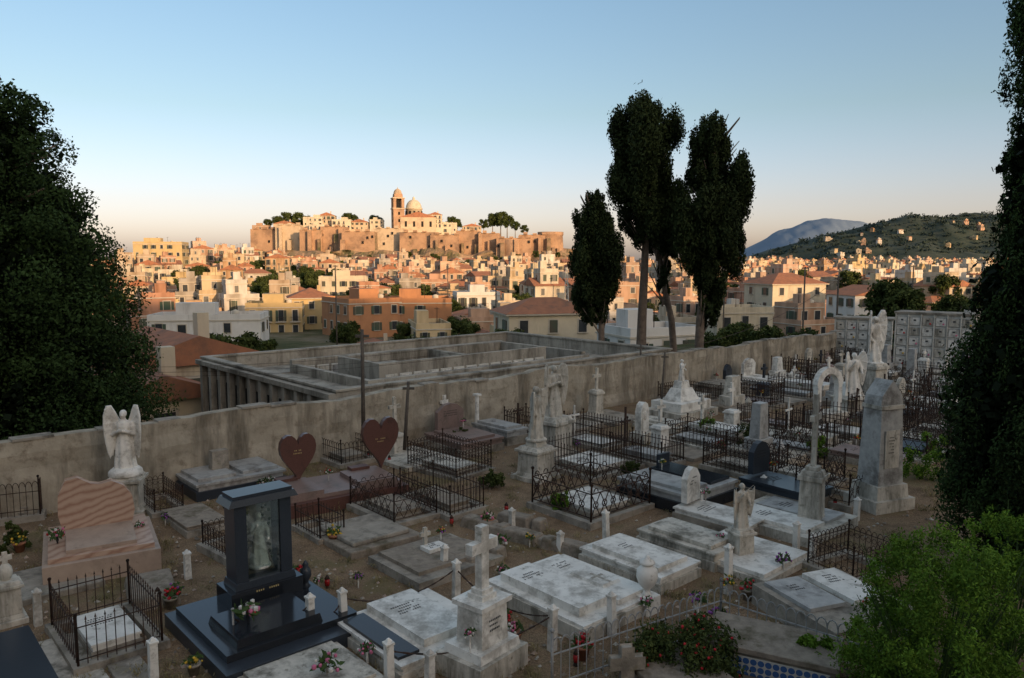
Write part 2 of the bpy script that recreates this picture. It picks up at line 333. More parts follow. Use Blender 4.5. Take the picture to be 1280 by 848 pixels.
# ================= burial niche complex
def niche_complex():
    bb=B(); LX,LY=19.,12.6; H=1.95; g=-2.2; T=.28
    def wallx(x0,x1,y,h0,h1,t=T,m=wall2): bb.box((x0+x1)/2,y,h0,x1-x0,t,h1-h0,m)
    def wally(y0,y1,x,h0,h1,t=T,m=wall2): bb.box(x,(y0+y1)/2,h0,t,y1-y0,h1-h0,m)
    R=3.0
    wallx(0,LX,T/2,g,H); wallx(0,LX,LY-T/2,g,H); wally(T,LY-T,T/2,g,H); wally(T,LY-T,LX-T/2,g,H)
    wallx(R,LX-R,R,g,H-.25); wallx(R,LX-R,LY-R,g,H-.05); wally(R+T/2,LY-R-T/2,R+T/2,g,H-.25); wally(R+T/2,LY-R-T/2,LX-R-T/2,g,H-.1)
    bb.box(LX/2,(R+T)/2,H-.75,LX-2*T,R-T*1.5,.12,wall2); bb.box(LX/2,LY-(R+T)/2,H-.75,LX-2*T,R-T*1.5,.12,wall2)
    bb.box((R+T)/2,LY/2,H-.76,R-T,LY-2*R-T,.12,wall2); bb.box(LX-(R+T)/2,LY/2,H-.76,R-T,LY-2*R-T,.12,wall2)
    for (x,y,sx,sy) in ((LX/2,T/2,LX+.1,T+.12),(LX/2,LY-T/2,LX+.1,T+.12)): bb.box(x,y,H,sx,sy,.09,wall2)
    for x in (T/2,LX-T/2): bb.box(x,LY/2,H,T+.12,LY-2*T-.14,.09,wall2)
    for i in range(12): bb.box(-.12,.5+i*1.05,g,.24,.28,H-g-.25,wall2)
    bb.box(-.14,LY/2,H-.24,.3,LY,.2,wall2)
    for i in range(11): bb.box(-.012,1.02+i*1.05,g,.03,.6,H-g-.8,dark)
    bb.box(LX/2,LY/2,g-.1,LX-2*R,LY-2*R,.12,concrete)
    x0,x1,y0,y1=4.6,14.6,4.7,LY-4.6
    for (a,c,e) in ((x0,x1,y0),(x0,x1,y1)): wallx(a,c,e,g,H+.12,.24)
    wally(y0+.12,y1-.12,x0+.12,g,H+.12,.24); wally(y0+.12,y1-.12,x1-.12,g,H+.12,.24); wally(y0+.12,y1-.12,(x0+x1)/2,g,H+.1,.2)
    bb.box((x0+x1)/2,(y0+y1)/2,H-.45,x1-x0-.5,y1-y0-.26,.1,wall2)
    bb.box(x0+1.6,(y0+y1)/2,H-.35,1.4,1.2,.2,wall2)
    def niches(x,y,n,dx,dy,face):
        for i in range(n):
            for k in range(4):
                z=H-.95-k*.72; px=x+dx*i; py=y+dy*i
                if face=='y': bb.box(px,py,z,.62,.06,.56,wallw); bb.box(px,py-.045,z+.06,.5,.03,.44,random.choice((marble,marble2,marbleg,marble)))
                else: bb.box(px,py,z,.06,.62,.56,wallw); bb.box(px+.045,py,z+.06,.03,.5,.44,random.choice((marble,marble2,marbleg,marble)))
    niches(R+.8,LY-R-T/2-.03,17,.74,0,'y'); niches(R+T+.03,R+.9,8,0,.74,'x'); niches(x0+.6,y0-.15,13,.74,0,'y'); niches(T+.03,T+.8,15,0,.74,'x')
    o=bb.obj('burial_niche_building',(0,0,0),GA,bevel=.015)
    p=P(452,497,2.0); n0=Vector((p[0],p[1],0)); d=(n0.x-W0[0])*bv.x+(n0.y-W0[1])*bv.y; n0+=bv*(1.1-d); o.location=n0
niche_complex()
def niche_wall(p0,p1,h,cols,rows,name='burial_niche_wall',dep=1.6):
    L=math.hypot(p1[0]-p0[0],p1[1]-p0[1]); bb=B(); bb.box(L/2,dep/2,0,L,dep,h,wallw); bb.box(L/2,dep/2,h,L+.2,dep+.2,.12,concrete)
    bb.box(L/2,-.09,0,L,.16,.2,concrete)
    cw=L/cols; rh=(h-.35)/rows
    for i in range(cols):
        for k in range(rows):
            x=(i+.5)*cw; z=.28+k*rh; bb.box(x,-.015,z,cw*.84,.03,rh*.84,marbleg); bb.box(x,-.04,z+.03,cw*.76,.03,rh*.74,random.choice((marble,marble2,marble,marble)))
            bb.box(x,-.06,z+rh*.45,cw*.2,.01,rh*.16,inkm)
            if random.random()<.5: bb.ell((x+cw*.2,-.1,z+.15),.06,fl[random.choice(('red','pink','white','yellow'))],5)
        bb.box((i)*cw,-.06,.2,.06,.09,h-.2,wallw)
    return bb.obj(name,p0,math.atan2(p1[1]-p0[1],p1[0]-p0[0]),bevel=.01)
niche_wall(P(1117,462),P(1215,470),3.35,6,5)
niche_wall(P(1042,452),P(1113,456),2.75,5,4)
# ================= tombs
taken=[]
def text(b,x,y,z,w,rows,mat=inkm,k=.045):
    for r in range(rows):
        L=w*random.uniform(.45,.95); n=int(L/k)
        for i in range(n):
            if random.random()<.15: continue
            b.box(x-L/2+i*k,y-r*k*2.0,z,k*.55,k*random.choice((.9,.7,.8)),.004,mat)
def vtext(b,x,y,z,w,rows,mat=inkm,k=.04):
    for r in range(rows):
        L=w*random.uniform(.45,.95)
        for i in range(int(L/k)):
            if random.random()<.15: continue
            b.box(x-L/2+i*k,y,z-r*k*2,k*.55,.004,k*.8,mat)
def crosspts(h,w,t,arm=.68):
    a=h*arm; return [(-t/2,0),(t/2,0),(t/2,a-t/2),(w/2,a-t/2),(w/2,a+t/2),(t/2,a+t/2),(t/2,h),(-t/2,h),(-t/2,a+t/2),(-w/2,a+t/2),(-w/2,a-t/2),(-t/2,a-t/2)]
def cross(b,x,y,z,h,w,t,mat,th=None):
    th=th or t*.8; b.prism([(p[0]+x,p[1]+z) for p in crosspts(h,w,t)],y-th/2,y+th/2,mat)
def heart(w,h,n=32):
    pts=[]
    for i in range(n):
        t=2*pi*i/n; x=16*sin(t)**3; z=13*cos(t)-5*cos(2*t)-2*cos(3*t)-cos(4*t); pts.append((x/32*w,(z+17)/29*h))
    return pts
def bouquet(b,x,y,z,s,cols,vase=marble,vh=.22):
    if vase: b.lathe([(.05*s*2,0),(.04*s*2,.03),(.075*s*2,vh*.5),(.05*s*2,vh*.85),(.07*s*2,vh)],x,y,z,vase,10); z+=vh
    for i in range(44):
        d=Vector((random.gauss(0,1),random.gauss(0,1),abs(random.gauss(0,.9)))).normalized()*s*random.uniform(.4,1); c=(x+d.x,y+d.y,z+d.z*1.1)
        if i%3==1: b.ell(c,s*random.uniform(.12,.2),fl[random.choice(cols)],5)
        else:
            e=Vector((random.gauss(0,1),random.gauss(0,1),random.gauss(0,1))).normalized()*s*.35; f=e.orthogonal().normalized()*s*.14; C=Vector(c); b.add([C-e,C+f,C+e,C-f],[(0,1,2,3)],green_st)
        if i%4==0: b.tube((x,y,z),c,.006,green_st,n=4)
def fence(b,x0,y0,x1,y1,h,mat=iron,style=0,step=.13,r=.009,z=0):
    L=math.hypot(x1-x0,y1-y0); n=max(2,int(L/step)); dx,dy=(x1-x0)/n,(y1-y0)/n; ux,uy=dx/(L/n),dy/(L/n)
    for x,y in((x0,y0),(x1,y1)): b.tube((x,y,z),(x,y,z+h*1.12),r*2,mat,n=6); b.ell((x,y,z+h*1.15),r*3.4,mat,6)
    for hh in (.12,.86) if style!=1 else (.15,.7): b.tube((x0,y0,z+h*hh),(x1,y1,z+h*hh),r*1.2,mat,n=4)
    for i in range(n+1):
        x,y=x0+dx*i,y0+dy*i
        if style==0: b.tube((x,y,z),(x,y,z+h*(.98+.06*(i%2))),r,mat,n=4,cap=False); b.tube((x,y,z+h),(x,y,z+h*1.1),r*2,mat,.001,n=4)
        elif style==1:
            b.tube((x,y,z),(x,y,z+h*.85),r,mat,n=4,cap=False)
            if i<n: b.path([(x+ux*step*.5*(1-cos(t)),y+uy*step*.5*(1-cos(t)),z+h*(.85+.15*sin(t))) for t in (0,.5,1,1.57,2.1,2.6,3.14)],r,mat)
        elif style==2 and i<n and i%2==0:
            X2,Y2=x+2*dx,y+2*dy
            if i+2<=n:
                b.tube((x,y,z+h*.12),(X2,Y2,z+h*.86),r,mat,n=4,cap=False); b.tube((X2,Y2,z+h*.12),(x,y,z+h*.86),r,mat,n=4,cap=False)
                cx,cy=x+dx,y+dy; b.path([(cx+ux*step*.55*cos(t*pi/4),cy+uy*step*.55*cos(t*pi/4),z+h*.49+step*.55*sin(t*pi/4)) for t in range(9)],r,mat)
                b.path([(cx+ux*step*.5*cos(t*pi/4),cy+uy*step*.5*cos(t*pi/4),z+h*.9+step*.6*sin(t*pi/4)) for t in range(5)],r,mat)
        elif style==3:
            b.tube((x,y,z),(x,y,z+h*.86),r,mat,n=4,cap=False)
            if i<n:
                cx,cy=x+dx/2,y+dy/2
                for hz in (.3,.68): b.path([(cx+ux*step*.42*cos(t*pi/3),cy+uy*step*.42*cos(t*pi/3),z+h*hz+step*.42*sin(t*pi/3)) for t in range(7)],r*.8,mat)
                b.path([(cx+ux*step*.5*cos(t*pi/4),cy+uy*step*.5*cos(t*pi/4),z+h*.86+step*.8*sin(t*pi/4)) for t in range(5)],r,mat)
def fence_rect(b,w,l,h,style=0,mat=iron,z=0,step=.13,r=.009,cx=0,cy=0):
    j=lambda: random.uniform(-.02,.02)
    c=[(cx-w/2+j(),cy-l/2+j()),(cx+w/2+j(),cy-l/2+j()),(cx+w/2+j(),cy+l/2+j()),(cx-w/2+j(),cy+l/2+j())]
    for i in range(4): fence(b,*c[i],*c[(i+1)%4],h,mat,style,step,r,z)
def figure(h,mat,wings=1.,pose=0,parent=None,loc=(0,0,0),rz=0,name='figure'):
    b=B(); b.lathe([(.17,0),(.165,.06),(.15,.2),(.128,.36),(.105,.5),(.092,.58),(.11,.66),(.118,.73),(.10,.79),(.05,.825),(.036,.86)],0,0,0,mat,28,.14,7,.8)
    b.ell((0,-.015,.915),(.05,.058,.068),mat,12); b.ell((0,.012,.93),(.058,.06,.062),mat,10); b.tube((0,-.07,.915),(0,-.078,.9),.01,mat,.014)
    for s in(-1,1):
        if pose==0: J=[(s*.11,0,.76),(s*.155,-.03,.6),(s*.02,-.15,.68)]
        elif pose==1: J=[(s*.11,0,.76),(s*.16,-.04,.61),(s*.10,-.17,.52 if s>0 else .8)]
        else: J=[(s*.11,0,.76),(s*.17,.01,.6),(s*.13,-.06,.46)]
        b.tube(J[0],J[1],.04,mat,.034,8); b.tube(J[1],J[2],.034,mat,.022,8); b.ell(J[1],.035,mat,8); b.ell(J[2],(.025,.025,.035),mat,8); b.ell(J[0],.045,mat,8)
        if wings:
            T=Matrix.Translation((s*.05,.09,0))@Matrix.Rotation(s*rad(-38),4,'Z'); q=wings
            o=[(0,.6),(s*.05,.76),(s*.08,.9*q),(s*.15,1.02*q),(s*.23,1.02*q),(s*.28,.92),(s*.29,.74),(s*.27,.5),(s*.235,.30),(s*.2,.2),(s*.185,.3),(s*.155,.24),(s*.14,.36),(s*.11,.33),(s*.1,.44),(s*.05,.44)]
            b.prism(o,-.014,.02,mat,T)
            for k in range(6): a=o[5+k]; b.tube(T@Vector((s*.12,-.01,.8)),T@Vector((a[0]*.95,-.018,a[1]+.03)),.014,mat,.007,6)
            b.tube(T@Vector((0,0,.72)),T@Vector((s*.16,0,.99*q)),.03,mat,.024,8); b.tube(T@Vector((s*.16,0,.99*q)),T@Vector((s*.26,0,.95*q)),.024,mat,.015,8)
    b.lathe([(.2,-.03),(.2,.015)],0,0,0,mat,16)
    b.v=[(x*h,y*h,z*h) for x,y,z in b.v]
    o=b.obj(name,loc,rz,parent=parent)
    m=o.modifiers.new('r','REMESH'); m.mode='VOXEL'; m.voxel_size=.0115*h; m.use_smooth_shade=True
    s=o.modifiers.new('s','SMOOTH'); s.factor=.5; s.iterations=2
    return o
def pedestal(b,w,h,mat,x=0,y=0,z=0,d=None):
    d=d or w; b.box(x,y,z,w*1.35,d*1.35,h*.14,mat); b.box(x,y,z+h*.14,w*1.12,d*1.12,h*.1,mat,t=.9); b.box(x,y,z+h*.24,w,d,h*.6,mat,t=.94); b.box(x,y,z+h*.84,w*1.16,d*1.16,h*.08,mat); b.box(x,y,z+h*.92,w*1.02,d*1.02,h*.08,mat,t=.85)
def put(b,name,u,v,rz=0,bevel=.012,tilt=.012,r=1.1):
    x,y=P(u,v); taken.append((x,y,r)); return b.obj(name,(x,y,0),GA+rz,bevel,tilt)
def slab(b,w,l,h,mat,base=concrete,x=0,y=0,txt=True,double=0,z0=0):
    b.box(x,y,z0-.05,w,l,h*.55+.05,base); b.box(x,y,z0+h*.55,w*.93,l*.95,h*.3,mat); b.box(x,y,z0+h*.85,w*.99,l*.99,h*.15,mat)
    top=z0+h
    if double:
        for s in ((-.24,.24) if double==2 else (0,)):
            b.box(x+s*w,y,top+.001,w*(.4 if double==2 else .72),l*.8,.09,mat); 
            if txt: text(b,x+s*w,y+l*.2,top+.093,w*.3,3)
    elif txt: text(b,x,y+l*.25,top+.002,w*.7,random.randint(2,4))
    return top
# dark granite shrine tomb
b=B(); b.box(0,0,-.05,2.6,2.8,.3,granite2); b.box(0,.1,.25,2.3,2.3,.12,granite); b.box(-.2,-.35,.37,1.5,1.2,.14,granite,t=.95)
b.box(.2,.75,.37,1.35,.7,.3,granite); b.box(.2,.75,.67,1.15,.55,.12,granite2,t=.95)
for s in(-.42,.42): b.box(.2+s,.75,.79,.22,.45,1.4,granite2)
b.box(.2,.75,2.19,1.3,.6,.12,granite2,t=.9); b.box(.2,.75,2.31,1.1,.5,.06,granite2); b.box(.2,.93,.79,.62,.06,1.4,marbleg)
b.box(.2,.56,.79,.6,.012,1.38,glass); b.box(.2,.84,.79,.62,.1,.5,roughst,t=.5)
for i in range(90): b.ell((.2+random.choice((-1,1))*random.uniform(.12,.29),.86+random.uniform(-.03,.05),.85+random.random()*1.2),random.uniform(.015,.04),random.choice((green_st,green_st,fl['white'])),5)
bouquet(b,-.55,-.45,.5,.26,['red','pink','white'],granite,.15)
b.lathe([(.09,0),(.05,.05),(.05,.1),(.11,.2),(.09,.33),(.05,.38),(.06,.43),(.01,.5)],1.0,.55,.37,granite2,12)
vtext(b,.2,.4,.6,.9,1,gold)
o=put(b,'granite_shrine_tomb',336,790,bevel=.008,tilt=0,r=2); figure(1.0,marble,0,1,o,(.2,.74,.95),0)
# pink wavy marble tomb
b=B(); b.box(0,0,-.05,2.15,2.4,.5,pinkb); b.box(0,.05,.45,1.95,2.2,.1,pinkw); b.box(0,-.2,.55,1.3,1.4,.08,pinkb)
pts=[(-.66,0),(.62,0),(.70,.3),(.66,.62),(.5,.86),(.28,.98),(.05,.94),(-.12,.98),(-.36,1.14),(-.58,1.1),(-.72,.8),(-.74,.4)]
b.prism([(x*1.04,z*1.06+.55) for x,z in pts],.5,.72,pinkw); bouquet(b,-.8,-.1,.55,.2,['pink','white','red'],granite,.15); bouquet(b,.8,.2,.55,.12,['pink','white'],None)
put(b,'pink_marble_tomb',127,700,rz=-.2,bevel=.015,tilt=0,r=1.6)
# angel on pedestal
b=B(); pedestal(b,.75,1.0,marble2); b.lathe([(.42,0),(.4,.12),(.3,.2)],0,0,1.0,marble,14,.1)
o=put(b,'angel_statue',160,640,rz=-.55,tilt=0); figure(1.6,marble,1.05,0,o,(0,0,1.1),0)
def fgrave(name,u,v,w,l,h,style,inner=marble2,cross_h=0,rz=0,curb=.14,step=.13,c2=concrete,r=.010):
    b=B(); 
    for (x,y,sx,sy) in ((0,-l/2,w+.2,.18),(0,l/2,w+.2,.18),(-w/2,0,.18,l-.182),(w/2,0,.18,l-.182)): b.box(x,y,-.05,sx,sy,curb+.05,c2)
    if inner: slab(b,w*.62,l*.72,.28,inner,c2)
    fence_rect(b,w,l,h,style,z=curb,step=step,r=r)
    if cross_h: cross(b,0,l/2-.15,.1,cross_h,cross_h*.5,.05,iron)
    return put(b,name,u,v,rz,bevel=.01,r=max(w,l)*.62)
fgrave('fenced_grave',133,800,1.25,1.9,.72,0,marble)
fgrave('fenced_grave',288,690,.7,1.2,.45,3,None,rz=.1)
fgrave('fenced_grave',492,642,1.3,2.0,.62,2,roughst)
fgrave('fenced_grave',552,632,1.1,2.2,.65,0,roughst)
fgrave('fenced_grave',562,588,1.5,2.2,.75,3,marble2,rz=.1)
fgrave('fenced_grave',430,575,1.2,1.8,.65,1,concrete)
fgrave('fenced_grave',738,635,2.3,2.1,.8,2,marble,step=.16,r=.014)
fgrave('fenced_grave',740,585,2.2,2.1,.75,0,marble)
fgrave('fenced_grave',15,640,1.5,2.0,.85,1,concrete,rz=-.3)
fgrave('fenced_grave',115,618,1.2,2.0,.7,3,concrete,rz=-.1)
fgrave('fenced_grave',200,635,.7,1.5,.5,3,None)
fgrave('fenced_grave',1062,715,1.3,1.1,.6,3,None,rz=-.2)
fgrave('fenced_grave',400,668,.6,1.2,.45,0,None)
fgrave('fenced_grave',1000,600,1.3,2.1,.75,2,marble2,step=.15,r=.012)
fgrave('fenced_grave',930,590,1.3,2.1,.7,3,concrete,step=.15,r=.012)
fgrave('fenced_grave',1040,625,1.2,1.5,.7,2,None,step=.15,r=.012)
b=B(); top=slab(b,2.6,2.6,.45,marbleg,granite2,double=2); b.box(-.25,-.2,.45,.5,.3,.62,concrete,t=.9)
put(b,'double_slab_tomb',282,604,bevel=.01,r=2)
# hearts
b=B(); b.box(0,0,-.05,3.8,2.0,.4,pinkst); b.box(0,.05,.35,3.6,1.7,.1,pinkst2)
for x in (-1.0,1.1): b.box(x,-.1,.45,1.1,1.4,.12,pinkst2); b.box(x,.55,.45,.55,.3,.2,pinkst)
for x,k in((-.65,.98),(1.8,1.1)):
    b.prism([(px+x,pz*1+.48) for px,pz in heart(1.02*k,1.35*k)],.5,.68,pinkst); vtext(b,x,.492,1.35,.4,2,gold)
bouquet(b,.1,.3,.45,.13,['red','white'],marble); 
put(b,'heart_headstone_tomb',412,625,bevel=.01,tilt=0,r=2.2,rz=-.12)
# cross monument (front)
b=B(); b.box(0,0,-.05,1.15,.95,.4,marble2); b.box(0,0,.35,.95,.8,.14,marble,t=.95); b.box(0,0,.49,.62,.55,.62,marble,t=.94); b.box(0,0,1.11,.72,.64,.08,marble)
b.box(0,0,1.19,.34,.32,.08,marble); b.box(0,0,1.27,.26,.24,.08,marble); cross(b,0,0,1.35,1.0,.6,.17,marble,.14)
vtext(b,0,-.285,.9,.4,3); bouquet(b,.42,.1,.49,.13,['white','pink','yellow'],marble,.3); bouquet(b,-.45,-.15,.49,.12,['white','pink'],marble,.28)
put(b,'cross_monument',603,835,rz=.15,bevel=.012,tilt=.0,r=1)
b=B(); slab(b,2.0,2.1,.3,marble,marble2,double=0,txt=False); b.box(.1,.1,.3,.95,1.75,.13,marble); text(b,.1,.5,.433,.6,4); b.box(-.72,0,.3,.4,1.7,.05,granite)
put(b,'white_marble_tomb',520,800,bevel=.012,tilt=.005,r=1.5)
b=B(); b.box(0,0,-.05,1.7,2.4,.22,marble2); b.box(0,0,.17,1.5,2.2,.05,marble2); bouquet(b,.2,-.6,.22,.24,['white','pink'],marble2,.1)
put(b,'white_marble_tomb',372,845,bevel=.012,tilt=.005,r=1.5)
b=B(); b.box(0,0,-.05,2.1,2.7,.3,marble2); b.box(0,0,.25,2.0,2.6,.05,marble)
b.box(-.42,.05,.3,.75,2.1,.16,marble); b.box(.48,-.05,.3,.85,2.2,.1,marble); text(b,-.42,.7,.463,.55,3); text(b,.48,.75,.403,.55,3)
b.box(.48,-.2,.4,.5,.9,.05,marble,t=.9); 
b.prism(crosspts(.5,.3,.06),0,.03,marble2,Matrix.Translation((.48,-.6,.455))@Matrix.Rotation(rad(-90),4,'X'))
put(b,'white_marble_tomb',712,752,bevel=.012,tilt=.005,r=1.8)
b=B(); slab(b,1.35,2.2,.34,marble,marble2,double=1); put(b,'white_marble_tomb',798,712,bevel=.012,tilt=.005,r=1.4)
b=B(); slab(b,1.2,2.1,.4,marble2,marble2,double=1,txt=False); put(b,'white_marble_tomb',862,690,bevel=.012,tilt=.01,r=1.3)
b=B(); b.box(0,0,-.05,2.0,2.2,.2,marble2); b.box(0,0,.15,1.8,2.0,.08,marble); bouquet(b,-.3,.4,.23,.12,['pink','red'],marble); put(b,'white_marble_tomb',930,700,bevel=.012,tilt=.01,r=1.3)
b=B(); b.box(0,0,-.05,2.4,2.4,.28,marble2); b.box(-.5,0,.23,.9,1.9,.08,marble); b.box(.55,0,.23,.9,1.9,.06,marbleg); text(b,-.5,.5,.313,.6,4); text(b,.55,.5,.293,.6,4); put(b,'double_slab_tomb',985,655,bevel=.012,tilt=.01,r=1.5)
b=B(); b.box(0,0,0,.36,.36,.34,marble); b.lathe([(.1,0),(.07,.04),(.06,.1),(.15,.2),(.2,.34),(.19,.48),(.12,.54),(.1,.57),(.15,.6),(.13,.64),(.05,.7),(.03,.75)],0,0,.34,marble,18); put(b,'marble_urn',808,765,bevel=.01,tilt=0,r=.3)
b=B(); slab(b,2.3,2.4,.55,marbleg,granite,txt=False); b.box(-.5,0,.551,.9,2.0,.08,marbleg); b.box(.55,0,.551,.9,2.0,.08,granite); b.box(.55,.9,.631,.5,.1,.35,granite2); bouquet(b,.1,.6,.63,.12,['white','yellow'],marble); put(b,'granite_slab_tomb',846,622,bevel=.01,tilt=0,r=1.7)
def post(u,v,h=.7,w=.13,mat=marble):
    b=B(); b.box(0,0,-.05,w,w,h+.05,mat,t=.92); b.box(0,0,h,w*1.15,w*1.15,.04,mat); b.box(0,0,h+.04,w*.8,w*.8,.06,mat,t=.3); x,y=P(u,v); b.obj('marble_post',(x,y,0),GA+random.uniform(-.1,.1),.006,.04); return (x,y,h)
ps=[post(*q) for q in ((388,797),(430,788),(487,860),(570,748),(690,812),(758,682,.75),(910,742,.9),(995,688,.6),(235,722,.5),(48,782,.6),(192,850,.6),(555,715,.5),(640,662,.45),(700,690,.4),(765,795,.7),(537,858,.5),(875,640,.5),(955,620,.5),(1070,650,.5),(1015,700,.5))]
def chain(p,q,name='chain'):
    b=B(); n=26; pts=[]
    for i in range(n+1):
        t=i/n; pts.append((p[0]+(q[0]-p[0])*t,p[1]+(q[1]-p[1])*t,p[2]*.85+(q[2]-p[2])*.85*t-.28*4*t*(1-t)))
    for i in range(n): b.tube(pts[i],pts[i+1],.011 if i%2 else .016,iron,n=4)
    b.obj(name)
chain(ps[0],ps[1]); chain(ps[1],ps[3]); chain(ps[2],ps[4]); chain(ps[0],(P(292,815)[0],P(292,815)[1],.7)); chain(ps[3],ps[4])
b=B(); b.tube((0,0,0),(0,0,.75),.02,ironw,n=6); b.ell((0,0,.77),.035,ironw,6); b.box(0,0,0,.12,.12,.05,ironw); x,y=P(293,818); b.obj('iron_post',(x,y,0))
b=B(); pedestal(b,.42,.75,marble2); o=put(b,'angel_statue',925,702,rz=-.3,tilt=0,r=.8); figure(1.0,marble2,.8,1,o,(0,0,.75),0)
b=B(); pedestal(b,.5,1.45,marble2); b.box(0,0,1.45,.3,.3,.1,marble2); cross(b,0,0,1.55,1.75,.6,.13,marble2)
put(b,'cross_monument',1013,660,rz=.2,tilt=.01,r=1)
# pointed stele
b=B(); b.box(0,0,-.05,1.35,1.1,.35,marble2); b.box(0,0,.3,1.1,.9,.35,marble2,t=.94); b.box(0,0,.65,.86,.7,2.0,marbleg,t=.84); b.box(0,0,2.65,.8,.66,.1,marble2)
b.prism([(-.38,2.75),(.38,2.75),(.34,3.0),(0,3.4),(-.34,3.0)],-.28,.28,marbleg); b.box(0,-.34,1.1,.5,.03,1.0,marble2,t=.95); vtext(b,0,-.36,1.9,.35,6)
put(b,'memorial_stele',1098,632,rz=-.35,bevel=.015,tilt=0,r=1.3)
b=B(); pedestal(b,.9,1.7,marble2); o=put(b,'angel_statue',1090,498,rz=-.2,tilt=0,r=1.5); figure(2.2,marble,1.1,2,o,(0,0,1.7),0)
b=B(); pedestal(b,1.1,.9,marble2); b.box(0,.1,.9,.9,.7,.5,marble,t=.7); o=put(b,'angel_statue',1062,520,rz=-.5,tilt=0,r=1.2); figure(1.8,marble,1.0,1,o,(0,-.15,.9),0)
b=B(); b.box(0,0,0,1.5,.9,.5,marble2)
for s in(-.55,.55): b.box(s,0,.5,.2,.25,1.1,marble)
b.prism([(cos(t)*.68,1.6+sin(t)*.68) for t in np.linspace(0,pi,13)]+[(cos(t)*.44,1.6+sin(t)*.44) for t in np.linspace(pi,0,13)],-.13,.13,marble); cross(b,0,0,2.28,.4,.25,.07,marble)
put(b,'memorial_arch',1033,530,rz=-.3,tilt=0,r=1.2)
b=B(); pedestal(b,.8,1.0,marble2); b.box(0,0,1.0,.5,.45,.25,marble2,t=.8); o=put(b,'angel_statue',670,598,rz=.1,tilt=0,r=1); figure(1.6,marble2,.9,2,o,(0,0,1.2),.3)
b=B(); pedestal(b,.9,1.4,marble2); o=put(b,'angel_statue',692,572,rz=.1,tilt=0,r=1); figure(1.75,marble2,1.0,0,o,(0,0,1.35),-.2)
b=B(); b.box(0,0,0,2.6,1.9,.35,marble2); b.box(0,0,.35,2.1,1.5,.35,marble); b.box(0,0,.7,1.3,.9,.5,marble,t=.6); b.box(0,0,1.2,.6,.45,.3,marble,t=.8)
o=put(b,'angel_statue',851,520,tilt=0,r=2); figure(1.0,marble,0,1,o,(0,0,1.4),.4)
b=B(); b.box(0,0,0,.8,.6,.35,marble2); b.prism([(-.3,.35),(.3,.35),(.3,1.1),(.2,1.35),(0,1.45),(-.2,1.35),(-.3,1.1)],-.12,.12,marble); b.ell((0,-.1,.95),(.14,.08,.18),marble); put(b,'memorial_stele',802,552,rz=.2,tilt=0,r=.9)
b=B(); pedestal(b,.42,.85,marble); cross(b,0,0,.85,.75,.4,.1,marble); put(b,'cross_monument',557,548,rz=.3,tilt=.02,r=.8)
b=B(); b.tube((0,0,0),(0,0,1.5),.09,marble,.07,10); b.box(0,0,1.5,.24,.24,.08,marble); b.box(0,0,0,.3,.3,.2,marble); put(b,'memorial_column',596,545,tilt=.02,r=.6)
b=B(); pedestal(b,.3,.4,concrete); b.ell((0,0,.5),(.13,.13,.17),marble2); put(b,'stone_bust',327,568,tilt=0,r=.5)
for i,(u,v) in enumerate(((600,660),(625,668),(655,676),(690,684),(722,692),(590,690),(645,655),(560,700))):
    b=B(); b.box(0,0,-.05,.42,1.3 if i%2 else 1.0,.22+.1*random.random(),roughst,t=.85); b.box(0,-.7,-.05,.4,.3,.3,roughst,t=.8); put(b,'rough_stone_grave',u,v,rz=random.uniform(-.06,.06)+.2,bevel=.04,tilt=.03,r=.5)
b=B(); b.box(0,0,-.05,2.2,1.9,.22,concrete); b.box(0,.1,.17,1.8,1.5,.08,roughst); b.box(.1,.2,.25,.5,.35,.08,marble); text(b,.1,.3,.333,.35,3); bouquet(b,.5,.5,.25,.13,['red','pink','yellow','purple'],marble,.2); cross(b,.0,.4,.25,.45,.26,.08,marble2); put(b,'stone_grave',545,705,bevel=.03,r=1.3)
b=B(); b.box(0,0,-.05,1.9,2.1,.2,roughst); b.box(0,0,.15,1.5,1.6,.1,concrete); put(b,'stone_grave',455,672,bevel=.03,r=1.2)
b=B(); slab(b,1.0,1.8,.25,roughst,concrete,txt=False); put(b,'stone_grave',243,655,bevel=.03,r=1)
b=B(); b.box(0,0,-.05,.9,1.6,.25,roughst,t=.9); put(b,'rough_stone_grave',190,742,rz=-.2,bevel=.05,r=.8)
b=B(); pedestal(b,.42,.8,marble2); b.ell((0,0,.93),(.12,.1,.18),marble2); cross(b,0,0,1.0,.3,.2,.06,marble2); put(b,'stone_pedestal',10,778,tilt=.02,r=.8)
b=B(); slab(b,1.4,2.2,.35,granite2,concrete); put(b,'granite_slab_tomb',-10,858,r=1.4)
b=B(); b.box(0,0,-.05,1.7,1.7,.16,concrete); put(b,'paving_slab',60,730,bevel=.02)
b=B(); b.box(0,0,-.05,1.2,2.6,.1,marble2); b.box(.9,0,-.05,.5,2.4,.12,concrete); put(b,'paving_slab',70,845,bevel=.02)
b=B(); b.box(0,0,-.05,2.1,2.1,.42,concrete); b.box(-.5,.3,.37,.8,1.2,.07,marbleg); b.box(.45,.3,.37,.8,1.3,.09,marble); text(b,.45,.7,.463,.5,4); text(b,-.5,.6,.443,.5,3); bouquet(b,0,-.7,.37,.12,['white','red'],marble); put(b,'double_slab_tomb',1045,772,rz=-.35,bevel=.015,r=1.6)
